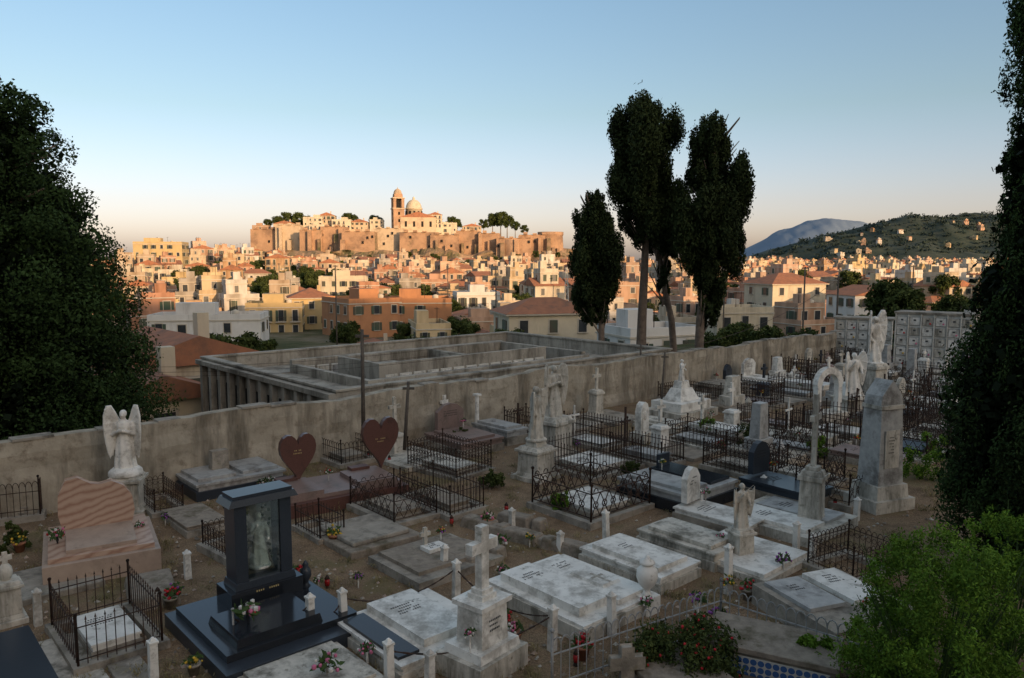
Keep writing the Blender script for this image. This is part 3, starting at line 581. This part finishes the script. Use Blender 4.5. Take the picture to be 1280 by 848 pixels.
def tiles():
    m,nt,b=nodes('glazed_blue_yellow_tiles'); N=nt.nodes.new; L=nt.links.new; tc=N('ShaderNodeTexCoord'); v=N('ShaderNodeTexVoronoi'); v.inputs['Scale'].default_value=9; v.inputs['Randomness'].default_value=0; L(tc.outputs['Object'],v.inputs['Vector'])
    r=N('ShaderNodeValToRGB'); r.color_ramp.interpolation='CONSTANT'; e=r.color_ramp.elements; e[0].color=(.55,.36,.08,1); e[1].position=.55; e[1].color=(.5,.5,.45,1); q=e.new(.25); q.color=(.05,.12,.3,1); L(v.outputs['Distance'],r.inputs['Fac']); L(r.outputs[0],b.inputs['Base Color']); b.inputs['Roughness'].default_value=.25; return m
tl=tiles()
b=B(); b.box(0,0,-.05,1.9,1.0,.5,concrete); b.box(0,0,.45,2.0,1.1,.09,roughst); b.box(0,-.51,.1,1.75,.02,.3,tl); b.box(-.96,0,.1,.02,.85,.3,tl); put(b,'tiled_tomb',965,838,rz=-GA-.45,bevel=.012,r=1.0)
b=B(); b.box(0,0,-.05,1.1,1.9,.35,concrete); b.box(0,0,.3,1.2,2.0,.08,roughst); put(b,'stone_grave',870,885,rz=-.3,bevel=.02)
b=B(); cross(b,0,0,0,.75,.5,.16,concrete); x,y=P(783,868); b.obj('stone_cross',(x,y,0),GA-.6,.02)
b=B(); q=[P(690,866),P(900,792),P(1130,872)]
fence(b,*q[0],*q[1],.85,ironw,1,.16,.011); fence(b,*q[1],*q[2],.85,ironw,1,.16,.011); b.obj('iron_railing')
def ok(x,y,r): return all((x-a)**2+(y-c)**2>(r+q)**2*.72 for a,c,q in taken)
def filler():
    cnt=0
    for j in range(8):
        s=-4.
        while s<WL+3:
            w=random.choice((1.0,1.1,1.3,1.9)); s+=w*.5+.22
            off=-1.8-j*2.6+random.uniform(-.15,.15)
            p=Vector((W0[0],W0[1],0))+av*s+bv*off; s+=w*.5+.18
            u=640+p.x/p.y*F; v=325+6.5/p.y*F
            if v>665 or u<120 or u>1235 or (u<620 and v>600) or p.y<17: continue
            if (v>560 and u>1165): continue
            if not ok(p.x,p.y,w*.45): continue
            l=2.1; b=B(); k=random.random(); m=random.choice((marble,marble,marble2,marble2,marbleg,concrete,granite2,pinkst2)); bs=random.choice((marble2,concrete,concrete,roughst)); nm='marble_slab_tomb'
            if k<.4:
                for (x,y,sx,sy) in ((0,-l/2,w+.15,.15),(0,l/2,w+.15,.15),(-w/2,0,.15,l-.152),(w/2,0,.15,l-.152)): b.box(x,y,-.05,sx,sy,.2,bs)
                slab(b,w*.65,l*.75,random.uniform(.15,.4),m,bs); fence_rect(b,w,l,random.uniform(.6,.95),random.choice((0,0,1,2,3)),z=.15,step=.14,r=.012); nm='fenced_grave'
                if random.random()<.6: cross(b,0,l/2-.15,.15,random.uniform(.9,1.5),.5,.06,random.choice((iron,marble)))
                if random.random()<.5: bouquet(b,w*.1,-l*.1,.35,.13,random.choice((['red','white'],['pink','white'],['yellow','red'])),marble)
            elif k<.72:
                h=random.uniform(.25,.6); top=slab(b,w,l,h,m,bs,double=random.choice((0,1,1,2)) if w>1.4 else random.choice((0,1)))
                r=random.random()
                if r<.35: cross(b,0,l*.38,top+.09,random.uniform(.6,1.),.42,.1,m)
                elif r<.7: ww=w*.5; b.prism([(-ww*.6,top+.09),(ww*.6,top+.09),(ww*.6,top+.7),(ww*.3,top+.92),(0,top+.98),(-ww*.3,top+.92),(-ww*.6,top+.7)],l*.36,l*.44,m); vtext(b,0,l*.357,top+.7,ww*.8,3)
                if random.random()<.75: bouquet(b,w*.2,l*.25,top+.09,.13,random.choice((['red','white'],['pink','white'],['yellow','red'],['pink','purple'])),marble)
            elif k<.86:
                pedestal(b,.45,random.uniform(.7,1.2),m,0,.6); b.box(0,-.2,-.05,w,l,.2,bs); cross(b,0,.6,1.0,random.uniform(.6,1.1),.45,.1,m); nm='cross_monument'
            else:
                b.box(0,0,-.05,w,l,.3,bs); b.box(0,.3,.25,w*.6,.6,.4,m); b.box(0,.3,.65,w*.42,.4,random.uniform(.6,1.3),m,t=.8); b.lathe([(.12,0),(.05,.06),(.16,.22),(.1,.32),(.03,.42)],0,-.5,.25,m,10); nm='memorial_stele'
            b.obj(nm,(p.x,p.y,0),GA+random.uniform(-.06,.06),.01,.025); taken.append((p.x,p.y,w*.5)); cnt+=1
filler()
for i in range(90):
    u=random.uniform(20,1180); v=random.uniform(560,850); x,y=P(u,v)
    if (x-W0[0])*bv.x+(y-W0[1])*bv.y>-.5: continue
    if not ok(x,y,-.35): continue
    b=B(); s=random.uniform(.8,1.3); 
    if i%3==1: b.lathe([(.08*s,0),(.12*s,.18*s),(.135*s,.18*s),(.135*s,.22*s),(.11*s,.22*s)],0,0,0,random.choice((pot,concrete)),12); bouquet(b,0,0,.22*s,.17*s,random.choice((['red'],['pink','white'],['yellow'])),None); b.obj('flower_pot',(x,y,0))
    elif i%3==0: bouquet(b,0,0,0,.14*s,random.choice((['white','pink'],['red','yellow'],['purple'])),marble,.25*s); b.obj('flower_vase',(x,y,0))
    else: b.lathe([(.05,0),(.05,.02),(.035,.04),(.05,.06)],0,0,0,iron,10); b.lathe([(.045,.06),(.055,.12),(.045,.2)],0,0,0,lampred,10); b.lathe([(.055,.2),(.03,.25),(.008,.28)],0,0,0,iron,10); b.obj('grave_lantern',(x,y,0))
# ================= poles and wires
def pole(u,v0,v1,D,r=.07,lean=0,name='utility_pole',mat=wood):
    b=B(); zb=ZD(v1,D); zt=ZD(v0,D); b.tube((0,0,zb),(lean,0,zt),r,mat,r*.75,8)
    b.box(lean,0,zt-.25,r*6,r*1.2,r*1.2,mat); b.obj(name,(XD(u,D),D,0))
pole(451,412,556,24.,.07,.02); pole(503,478,566,23.5,.06,.15); pole(802,430,478,37,.06); pole(829,440,512,32,.05,.12); pole(1047,345,420,60,.09)
for u,D in ((1005,95),(905,120),(620,118),(420,125),(1140,120),(560,180),(350,190),(760,170),(1080,210)): pole(u,325+(2-(-8)-3)*F/D*.12,325+15*F/D,D,.13)
b=B()
for k,(va,vb) in enumerate(((452,432),(458,440),(463,446))):
    pts=[(XD(-60+ (640)*t,30),30,ZD(va+(vb-va)*t,30)-.5*4*t*(1-t)) for t in np.linspace(0,1,20)]; b.path(pts,.007,iron,4)
for (p,q) in (((XD(1047,60),60,ZD(348,60)),(XD(1005,95),95,ZD(334,95))),((XD(1047,60),60,ZD(348,60)),(XD(829,32),32,ZD(442,32)))):
    b.path([(p[0]+(q[0]-p[0])*t,p[1]+(q[1]-p[1])*t,p[2]+(q[2]-p[2])*t-3.*t*(1-t)) for t in np.linspace(0,1,20)],.012,iron,4)
b.obj('overhead_wires')
b=B(); D=120; h=ZD(330,D)+7
for i in range(14):
    z=i*h/14; z2=(i+1)*h/14; r=.7*(1-i/16); r2=.7*(1-(i+1)/16); c=[(-1,-1),(1,-1),(1,1),(-1,1)]
    for k in range(4):
        a=c[k]; d=c[(k+1)%4]; b.tube((a[0]*r,a[1]*r,z),(a[0]*r2,a[1]*r2,z2),.06,wallw,n=4); b.tube((a[0]*r,a[1]*r,z),(d[0]*r2,d[1]*r2,z2),.04,wallw,n=4)
b.obj('lattice_mast',(XD(708,D),D,-7.5))
# ================= town
def pal(name,cols):
    m,nt,b=nodes(name); N=nt.nodes.new; L=nt.links.new
    oi=N('ShaderNodeObjectInfo'); r=N('ShaderNodeValToRGB'); r.color_ramp.interpolation='CONSTANT'; e=r.color_ramp.elements; n=len(cols)
    e[0].color=(*cols[0],1); e[1].position=1/n; e[1].color=(*cols[1],1)
    for i in range(2,n): q=e.new(i/n); q.color=(*cols[i],1)
    L(oi.outputs['Random'],r.inputs['Fac'])
    g=N('ShaderNodeNewGeometry'); mp=N('ShaderNodeMapping'); mp.inputs['Scale'].default_value=(1,1,.25); L(g.outputs['Position'],mp.inputs['Vector']); nz=N('ShaderNodeTexNoise'); nz.inputs['Scale'].default_value=.5; nz.inputs['Detail'].default_value=5; L(mp.outputs[0],nz.inputs['Vector'])
    r2=N('ShaderNodeValToRGB'); r2.color_ramp.elements[0].position=.3; r2.color_ramp.elements[0].color=(.5,.46,.40,1); r2.color_ramp.elements[1].position=.62; L(nz.outputs['Fac'],r2.inputs['Fac'])
    mx=N('ShaderNodeMix'); mx.data_type='RGBA'; mx.blend_type='MULTIPLY'; mx.inputs[0].default_value=1; L(r.outputs[0],mx.inputs[6]); L(r2.outputs[0],mx.inputs[7]); L(mx.outputs[2],b.inputs['Base Color']); b.inputs['Roughness'].default_value=.9; return m
wallR=pal('painted_house_walls',[(.56,.43,.27),(.58,.51,.40),(.50,.32,.18),(.62,.58,.52),(.46,.24,.15),(.56,.42,.22),(.58,.48,.35),(.42,.29,.21),(.64,.59,.51),(.38,.34,.29),(.54,.35,.24),(.60,.52,.36),(.48,.28,.19),(.50,.39,.28),(.60,.46,.27),(.56,.37,.27)])
tile=M('terracotta_roof_tiles',(.38,.16,.085),(.27,.12,.07),1.2,.9,.3,(.17,.10,.07),.4,.52)
flat=M('flat_roof_screed',(.36,.29,.22),(.25,.20,.16),.8,.95,.2,(.38,.19,.115),.12,.5)
win=M('window_glass',(.02,.024,.028),(.04,.045,.05),1,.25,0,spec=.5)
shut=M('green_shutters',(.05,.09,.06),(.09,.07,.05),.3,.7,0)
trim=M('pale_trim',(.56,.50,.41),(.46,.41,.33),1,.8,0)
ochre=M('ochre_plaster',(.54,.40,.20),(.46,.34,.17),.5,.9,.2,(.35,.25,.13),.3,.55,True)
terrap=M('terracotta_plaster',(.48,.23,.11),(.40,.19,.095),.5,.9,.2,(.28,.14,.08),.3,.55,True)
creamp=M('cream_plaster',(.60,.52,.38),(.52,.45,.33),.5,.9,.2,(.36,.30,.22),.3,.52,True)
whitep=M('white_plaster',(.66,.64,.60),(.58,.56,.52),.5,.9,.2,(.42,.40,.36),.3,.55,True)
def house(b,w,d,fl_,roof,wall,seed=0,x=0,y=0,z=0,sink=4):
    rr=random.Random(seed); fh=3.1; H=fl_*fh; b.box(x,y,z-sink,w,d,H+sink,wall)
    def face(nx,ny,L,off):
        n=max(1,int(L/rr.choice((2.6,3.0,3.4)))); st=L/n
        for f in range(fl_):
            bal=rr.random()<.3
            for i in range(n):
                if rr.random()<.12: continue
                p=-L/2+st*(i+.5); door=(f==0 and rr.random()<.3); ww=1.0 if not door else 1.2; hh=1.5 if not door else 2.2; zz=z+f*fh+(.95 if not door else 0.05)
                if bal and f>0: hh=2.2; zz=z+f*fh+.2
                def bx(du,dn,dz,su,sn,sz,m):
                    cx=x+(p+du)*abs(ny)+nx*(off+dn); cy=y+(p+du)*abs(nx)+ny*(off+dn)
                    b.box(cx,cy,zz+dz,su if ny else sn,su if nx else sn,sz,m)
                bx(0,.03,0,ww+.3,.06,hh+.2,trim); bx(0,.07,.05,ww,.06,hh,rr.choice((win,win,shut)))
                if rr.random()<.5: bx(-ww*.8,.06,.0,.5,.08,hh,shut); bx(ww*.8,.06,0,.5,.08,hh,shut)
                bx(0,.12,-.08,ww+.35,.2,.08,trim)
                if bal and f>0:
                    bx(0,.5,-.2,ww+1.0,.95,.14,trim); 
                    for q in range(7): bx(-ww/2-.45+q*(ww+.9)/6,.93,-.06,.05,.05,.9,iron)
                    bx(0,.93,.84,ww+1,.06,.06,iron)
    face(0,-1,w,d/2); face(0,1,w,d/2); face(-1,0,d,w/2); face(1,0,d,w/2)
    if roof=='flat':
        t=.25; p=.8
        b.box(x,y,z+H+.001,w-.5,d-.5,.1,flat)
        for (px,py,sx,sy) in ((0,-d/2+t/2,w,t),(0,d/2-t/2,w,t),(-w/2+t/2,0,t,d-2*t),(w/2-t/2,0,t,d-2*t)): b.box(x+px,y+py,z+H+.002,sx,sy,p,wall)
        b.box(x,y,z+H-.25,w+.3,d+.3,.18,trim)
        if rr.random()<.7: b.box(x+rr.uniform(-.2,.2)*w,y+rr.uniform(-.2,.2)*d,z+H+.1,w*.35,d*.35,2.4,wall); 
        if rr.random()<.6: b.lathe([(.6,0),(.6,1.1),(.1,1.3)],x+w*.25,y-d*.2,z+H+.1,trim,10)
        for q in range(2): ax=x+rr.uniform(-.3,.3)*w; ay=y+rr.uniform(-.3,.3)*d; b.tube((ax,ay,z+H),(ax,ay,z+H+3),.05,iron,n=4); b.box(ax,ay,z+H+2.7,1.,.05,.05,iron)
    elif roof=='gable':
        h=min(w,d)*.2; e=.4; b.prism([(-w/2-e,H),(w/2+e,H),(0,H+h)],-d/2-e,d/2+e,tile,Matrix.Translation((x,y,z+.002)))
        b.box(x+w*.2,y,z+H+.2,.7,.7,h+.8,wall)
    else:
        h=min(w,d)*.22; b.box(x,y,z+H+.002,w+.9,d+.9,.18,trim); k=max(0.02,1-min(w,d)/w); k2=max(.02,1-min(w,d)/d); b.box(x,y,z+H+.183,w+1,d+1,h,tile,t=k,ty=k2); b.box(x+w*.2,y,z+H+.2,.7,.7,h+.5,wall)
vari=[]; floors=[]
for i in range(24):
    b=B(); rr=random.Random(i*7+1); w=rr.uniform(7,14); d=rr.uniform(7,11); f=(1,2,2,2,3,3,2,1)[i%8] if i<20 else 1+i%2; house(b,w,d,f,rr.choice(('flat','flat','flat','gable','gable','hip')),wallR,i)
    if i%3==0: house(b,w*.5,d*.8,max(1,f-1),'flat',wallR,i+50,x=w*.72)
    if i%4==1: house(b,w*.6,d*.6,1,'flat',wallR,i+90,x=-w*.1,z=f*3.1+.1,sink=0)
    if i%5==2: b.box(-w*.1,-d*.5-1.4,-3,w*.8,2.6,3+2.7,wallR); b.box(-w*.1,-d*.5-1.4,2.7,w*.8+.2,2.8,.15,trim)
    vari.append(b.mesh('town_house')); floors.append(f)
blocked=[]
def landmark(name,u,D,vtop,w,d,f,roof,wall,rz=.3,seed=3,r=None):
    b=B(); house(b,w,d,f,roof,wall,seed); x=XD(u,D); z=ZD(vtop,D)-f*3.1-(.8 if roof=='flat' else 0); b.obj(name,(x,D,z),rz); blocked.append((x,D,r or max(w,d)*.8))
landmark('apartment_block',452,150,371,11,13,3,'flat',terrap,.62,5); landmark('apartment_block',525,154,371,12,12,3,'flat',terrap,.12,6)
landmark('ochre_house',345,160,377,11,10,3,'flat',ochre,.2,8); landmark('ochre_house',388,168,372,9,10,3,'hip',ochre,.3,9)
landmark('apartment_block',205,330,303,19,14,4,'flat',ochre,.2,11); landmark('long_white_house',262,125,391,17,8,1,'flat',whitep,.15,12)
landmark('hip_roof_villa',680,96,391,11,8,1,'hip',creamp,.25,13); landmark('white_house',595,200,364,11,9,3,'flat',whitep,.2,14); landmark('white_house',812,84,406,9,7,1,'flat',whitep,.4,15)
landmark('red_roof_house',212,46,447,9,8,1,'gable',creamp,.75,16); landmark('red_roof_house',172,38,492,6,6,1,'gable',creamp,.75,17)
landmark('cream_house',430,230,345,14,10,3,'flat',creamp,.2,18); landmark('red_roof_house',980,165,355,13,10,2,'hip',creamp,.3,19); landmark('cream_house',1085,150,368,12,9,2,'gable',whitep,.2,20); landmark('cream_house',920,125,382,9,8,1,'flat',creamp,.1,21)
tree_me=[]
for i in range(4):
    bl=[]; 
    for k in range(30):
        a=random.uniform(0,6.28); h=random.random(); r=2.3*math.sqrt(random.random())*(1-.4*abs(h-.4)); s=random.uniform(.5,1.1); bl.append((cos(a)*r,sin(a)*r,2.2+h*3.6,s,s,s*.9,random.random()))
    o=leaves('tmp',bl,4200,.22,lf_mid,shell=.2); t=B(); t.tube((0,0,-3),(0,0,3),.22,bark,.12,7)
    for k in range(6): a=k*1.05; t.tube((0,0,2),(cos(a)*1.6,sin(a)*1.6,4),.09,bark,.03,5)
    to=t.obj('tmp2'); 
    bpy.ops.object.select_all(action='DESELECT'); o.select_set(True); to.select_set(True); bpy.context.view_layer.objects.active=o; bpy.ops.object.join(); me=o.data; me.name='town_tree'; tree_me.append(me); bpy.data.objects.remove(o)
def inst(name,me,x,y,z,rz,s):
    o=bpy.data.objects.new(name,me); scene.collection.objects.link(o); o.location=(x,y,z); o.rotation_euler=(0,0,rz); o.scale=s if isinstance(s,tuple) else (s,s,s); return o
low=[i for i in range(24) if floors[i]<=2 and i%4!=1]
def town():
    y=128.; n=0
    while y<1150:
        step=9.8 if y<560 else 17; hw=y*.72+20; x=-hw*.86+random.uniform(0,6)
        while x<hw:
            w=random.uniform(8,14)*(1 if y<560 else 1.6); x+=w; px=x+random.uniform(-2,2); py=y+random.uniform(-3,3)
            u=640+px/py*F
            if u<120 or u>1300: continue
            if py>512 and px<75: continue
            if any((px-a)**2+(py-c)**2<(r+5)**2 for a,c,r in blocked): continue
            z=terrain(px,py)
            if z<-14: continue
            q=noise.noise((px*.018,py*.018,9))
            if q<-.36 or random.random()<.09:
                for k in range(2): inst('town_tree',random.choice(tree_me),px+random.uniform(-5,5),py+random.uniform(-4,4),z-.5,random.random()*6,random.uniform(.7,1.3))
                continue
            k=random.choice((20,21,22,23)) if py<165 else (random.choice(low) if py>400 and px<90 else random.randrange(24))
            rz=.35*noise.noise((px*.008,py*.008,1))+random.choice((0,0,pi/2))+random.uniform(-.14,.14)+.35
            inst('town_house',vari[k],px,py,z-(2.5 if py<185 else .3)+random.uniform(-1,.6),rz,(random.uniform(.7,1.05),random.uniform(.75,1.05),random.uniform(.85,1.05))); n+=1
        y+=step
    print('houses',n)
town()
for i in range(75):
    D=random.uniform(62,145); u=random.uniform(200,1200); x=XD(u,D)
    if u<850 and D<72: continue
    if any((x-a)**2+(D-c)**2<(r+1.)**2 for a,c,r in blocked): continue
    inst('town_tree',random.choice(tree_me),x,D,terrain(x,D)-random.uniform(1.5,3.2),random.random()*6,random.uniform(.55,.9))
for u,D,v,s in ((1112,110,352,1.25),(1130,108,362,1.3),(240,62,425,.9),(265,62,425,1.),(290,63,423,.9),(930,75,412,.7),(1010,70,415,.7),(960,72,413,.7),(340,210,344,1.2),(575,140,400,1.),(510,132,405,.9),(435,134,404,.9),(1060,180,340,1.2),(890,150,372,1.1),(1000,200,338,1.1),(1180,190,345,1.3)):
    x=XD(u,D); inst('town_tree',random.choice(tree_me),x,D,ZD(v,D)-6*s,random.random()*6,s)
# ================= castle hill
cst=M('castle_masonry',(.44,.28,.175),(.30,.19,.12),.12,.95,.3,(.20,.13,.09),.06,.5,fine=1.2,c4=(.13,.115,.06),s4=.09,t4=.6)
cst2=M('castle_pale_stone',(.54,.43,.30),(.44,.34,.23),.2,.9,.2,(.32,.25,.18),.1,.52)
rock=M('cliff_rock',(.36,.24,.15),(.22,.15,.10),.1,.95,.5,(.09,.09,.045),.08,.46,fine=.7)
def castle():
    segs=[(315,352,287,316,575,cst),(346,378,282,318,570,cst2),(376,404,288,322,556,cst),(402,432,284,322,560,cst),(428,470,290,324,548,cst),(468,505,286,324,552,cst2),(500,540,291,324,545,cst),(538,574,294,324,541,cst),(570,600,289,326,550,cst),(598,625,292,326,546,cst),(620,664,298,328,536,cst),(648,700,294,328,540,cst)]
    b=B()
    for u0,u1,vt,vb,D,m in segs:
        x0,x1=XD(u0,D),XD(u1,D); zt=ZD(vt,D); zb=ZD(vb,D); w=x1-x0; dep=70; n=max(4,int(w/3))
        b.box((x0+x1)/2,D+dep/2,zb-12,w,dep,zt-zb+12,m,t=.97,ty=.985)
        for i in range(n):
            x=x0+w*(i+.5)/n; 
            if i%2: b.box(x,D-.2+.1,zt+.0,w/n*.9,1.6,random.uniform(.8,1.8),m)
            if random.random()<.45: b.box(x,D-1.2,zb-10,w/n*random.uniform(.6,1.3),random.uniform(3,6),(zt-zb)*random.uniform(.35,.98)+10,random.choice((cst,rock,m)),t=.8)
            if random.random()<.35: b.box(x,D-.02,zb+(zt-zb)*random.uniform(.4,.8),1.2,.8,1.8,dark)
    b.lathe([(11,-10),(9.5,8),(8.6,ZD(294,536)-.5),(9.1,ZD(294,536)),(9.1,ZD(290,536))],XD(688,545),548,0,cst,20)
    b.lathe([(9,-10),(8,8),(7.4,ZD(300,540))],XD(640,545),542,0,cst,18)
    b.obj('castle_fortress')
    nx=140; ny=14; vs=[];fs=[]
    for j in range(ny):
        for i in range(nx):
            x=-225+i*275/(nx-1); t=j/(ny-1); z=-4+t*17+noise.noise((x*.05,j*.4,2))*5; y=514+t*30+noise.noise((x*.06,j*.4,5))*8+noise.noise((x*.2,j*.9,5))*3; vs.append((x,y,z))
    for j in range(ny-1):
        for i in range(nx-1): fs.append((j*nx+i,j*nx+i+1,(j+1)*nx+i+1,(j+1)*nx+i))
    b=B(); b.add(vs,fs,rock); b.obj('cliff_rock')
    for u,D,vt,w,d,f,rf,m in ((360,590,281,16,12,2,'gable',cst2),(395,585,274,14,12,3,'flat',creamp),(412,590,271,12,12,3,'gable',cst2),(430,585,277,14,12,2,'flat',creamp),(330,595,284,12,10,2,'flat',cst),(452,590,279,14,12,2,'gable',cst2),(473,588,277,10,10,2,'flat',creamp),(530,585,273,20,12,3,'flat',cst2),(545,580,270,10,10,3,'gable',creamp),(560,585,281,14,12,2,'flat',creamp),(590,590,284,14,10,1,'gable',cst2),(400,575,283,12,8,1,'flat',creamp)):
        b=B(); house(b,w,d,f,rf,m,int(u)); b.obj('castle_house',(XD(u,D),D,ZD(vt,D)-f*3.1),.1)
    D=572; b=B(); z0=ZD(292,D); H=ZD(240,D)-z0; w=8.2
    b.box(0,0,0,w,w,H*.56,cst); b.box(0,0,H*.56,w+1,w+1,.7,cst2); 
    for sx in(-1,1):
        for sy in(-1,1): b.box(sx*(w/2-1.1),sy*(w/2-1.1),H*.56+.7,2.1,2.1,H*.22,cst)
    b.box(0,0,H*.56+.7,w*.35,w*.35,H*.22,dark); b.box(0,0,H*.78+.7,w+.8,w+.8,.8,cst2); b.box(0,0,H*.78+1.5,w*.78,w*.78,H*.09,cst,t=.92)
    b.lathe([(3.1,0),(3.0,1),(2.4,2.4),(1.3,3.4),(.3,3.9),(.1,5)],0,0,H*.87+1.5,cst2,14)
    for s in(-1,1):
        for zz in(.25,.42): b.box(s*0,-w/2-.03,H*zz,1.4,.1,2.2,dark); b.box(-w/2-.03,0,H*zz,.1,1.4,2.2,dark)
    b.obj('bell_tower',(XD(499,D),D,z0),.35,.1)
    b=B(); D=585; z0=ZD(292,D)
    b.box(0,0,0,26,30,11,cst2); b.prism([(-13.4,11),(13.4,11),(0,15)],-15.3,15.3,tile); b.box(17,2,0,10,24,8,creamp); b.box(-15,3,0,6,20,8,creamp)
    b.lathe([(6.2,10),(6.2,17.5),(6.7,17.6),(6.7,18.2),(6.0,18.3),(5.7,20.2),(4.7,22.3),(3.0,24),(1.0,24.8),(.9,26.2),(.1,27)],-2,0,0,creamp,24)
    for i in range(12):
        a=i*pi/6; b.box(-2+cos(a)*6.2,sin(a)*6.2,13,.5,1.4,3,dark,rz=a)
    for i in range(4): b.box(-9+i*6,-15.05,4,1.6,.2,4,dark)
    b.obj('cathedral',(XD(522,D),D,z0),.2)
    for u,D,v,s in ((350,600,274,1.8),(362,602,270,2.1),(374,598,270,2.2),(384,600,274,1.7),(338,600,277,1.3),(436,600,270,1.7),(444,602,272,1.5),(470,600,273,1.7),(476,598,275,1.4),(566,598,275,1.9),(572,600,277,1.5),(605,598,278,1.5),(616,600,272,2.2),(626,598,270,2.4),(634,596,274,2.0),(644,594,280,1.5),(655,590,284,1.2)):
        inst('town_tree',random.choice(tree_me),XD(u,D),D,ZD(v,D)-5.2*s,random.random()*6,s)
    for i in range(55):
        u=random.uniform(300,705); D=random.uniform(514,530); inst('town_tree',random.choice(tree_me),XD(u,D),D,random.uniform(-2,7),random.random()*6,random.uniform(.5,1.0))
castle()
# ================= distant hill and mountain
def ridge(name,prof,D,depth,mat,amp,u0,u1,z0=-40,n=260,m=50,fr=.004):
    vs=[];fs=[]
    for j in range(m):
        t=j/(m-1); y=D+depth*(t-.5)
        for i in range(n):
            u=u0+(u1-u0)*i/(n-1); x=XD(u,D); h=ZD(prof(u),D)-z0; k=math.exp(-((t-.5)*2.6)**2)
            nz=noise.fractal((x*fr,y*fr,0),1,2,7)
            vs.append((x,y,z0+h*k+amp*nz*k**.5*(1 if t<.5 else .2)))
    for j in range(m-1):
        for i in range(n-1): fs.append((j*n+i,j*n+i+1,(j+1)*n+i+1,(j+1)*n+i))
    b=B(); b.add(vs,fs,mat,True); return b.obj(name),vs
hp=interp([(925,329),(950,318),(985,306),(1030,295),(1065,287),(1090,281),(1120,277),(1160,274),(1200,271),(1235,270),(1300,262),(1450,255),(1700,330)])
hm=M('wooded_hillside',(.018,.034,.028),(.05,.062,.045),.03,.95,0,(.10,.09,.07),.012,.6)  # woodland greens with blue aerial haze mixed into the colour
o,vs=ridge('hill',hp,2200,1100,hm,24,915,1700,fr=.006)
mm=M('hazy_mountain',(.135,.19,.265),(.155,.21,.28),.001,1,0)  # distance haze is painted in as a blue-grey base colour, no volume
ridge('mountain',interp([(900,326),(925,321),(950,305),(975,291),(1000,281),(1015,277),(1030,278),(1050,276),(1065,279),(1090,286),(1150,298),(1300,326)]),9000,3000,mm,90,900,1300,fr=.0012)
bl=[]
for i in range(2600):
    q=vs[random.randrange(260*8,260*26)]; s=random.uniform(5,11); bl.append((q[0],q[1],q[2]+1,s,s,s*.7,random.random()))
leaves('wooded_hill_trees',bl,26000,3.2,leafmat('distant_woodland',(.016,.032,.032),(.042,.058,.046)),shell=.2)
for i in range(60):
    q=vs[random.randrange(260*10,260*22)]
    if q[2]<-15: continue
    inst('hillside_house',vari[random.randrange(20)],q[0],q[1]-4,q[2]+2,random.random()*3,random.uniform(.8,1.2))
# ================= light, sky, camera
sd=Vector((.60,-.80,0)).normalized()*cos(rad(10)); sd.z=sin(rad(10))
s=bpy.data.lights.new('sun','SUN'); s.energy=5.0; s.angle=rad(.5); s.color=(1,.64,.34); so=bpy.data.objects.new('sun',s); scene.collection.objects.link(so); so.rotation_euler=(-sd).to_track_quat('-Z','Y').to_euler()
w=bpy.data.worlds.new('World'); scene.world=w; w.use_nodes=True; nt=w.node_tree; bg=nt.nodes['Background']; N=nt.nodes.new; L=nt.links.new
sk=N('ShaderNodeTexSky'); sk.sky_type='NISHITA'; sk.sun_disc=False; sk.sun_elevation=rad(10); sk.sun_rotation=math.atan2(sd.x,sd.y); sk.altitude=50; sk.air_density=1.0; sk.dust_density=1.5; sk.ozone_density=1.5
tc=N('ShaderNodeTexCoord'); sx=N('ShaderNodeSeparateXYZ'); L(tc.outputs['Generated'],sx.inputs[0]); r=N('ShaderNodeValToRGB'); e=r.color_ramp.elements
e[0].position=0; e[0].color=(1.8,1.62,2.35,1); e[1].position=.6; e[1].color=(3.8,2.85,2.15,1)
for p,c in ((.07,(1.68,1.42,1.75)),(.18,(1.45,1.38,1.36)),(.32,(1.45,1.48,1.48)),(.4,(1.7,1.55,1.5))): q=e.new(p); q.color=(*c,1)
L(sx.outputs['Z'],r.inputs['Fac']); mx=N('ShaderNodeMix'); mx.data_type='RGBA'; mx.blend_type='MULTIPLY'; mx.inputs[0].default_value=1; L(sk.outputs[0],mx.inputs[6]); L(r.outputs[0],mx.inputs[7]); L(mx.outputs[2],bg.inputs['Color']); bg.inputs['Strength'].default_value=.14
cam=bpy.data.cameras.new('camera'); cam.lens=36*F/1280; cam.sensor_width=36; cam.clip_end=60000; co=bpy.data.objects.new('camera',cam); scene.collection.objects.link(co); co.location=(0,0,CAMZ); co.rotation_euler=(pi/2-PITCH,0,0); scene.camera=co
scene.view_settings.view_transform='Standard'; scene.view_settings.look='None'; scene.view_settings.exposure=0
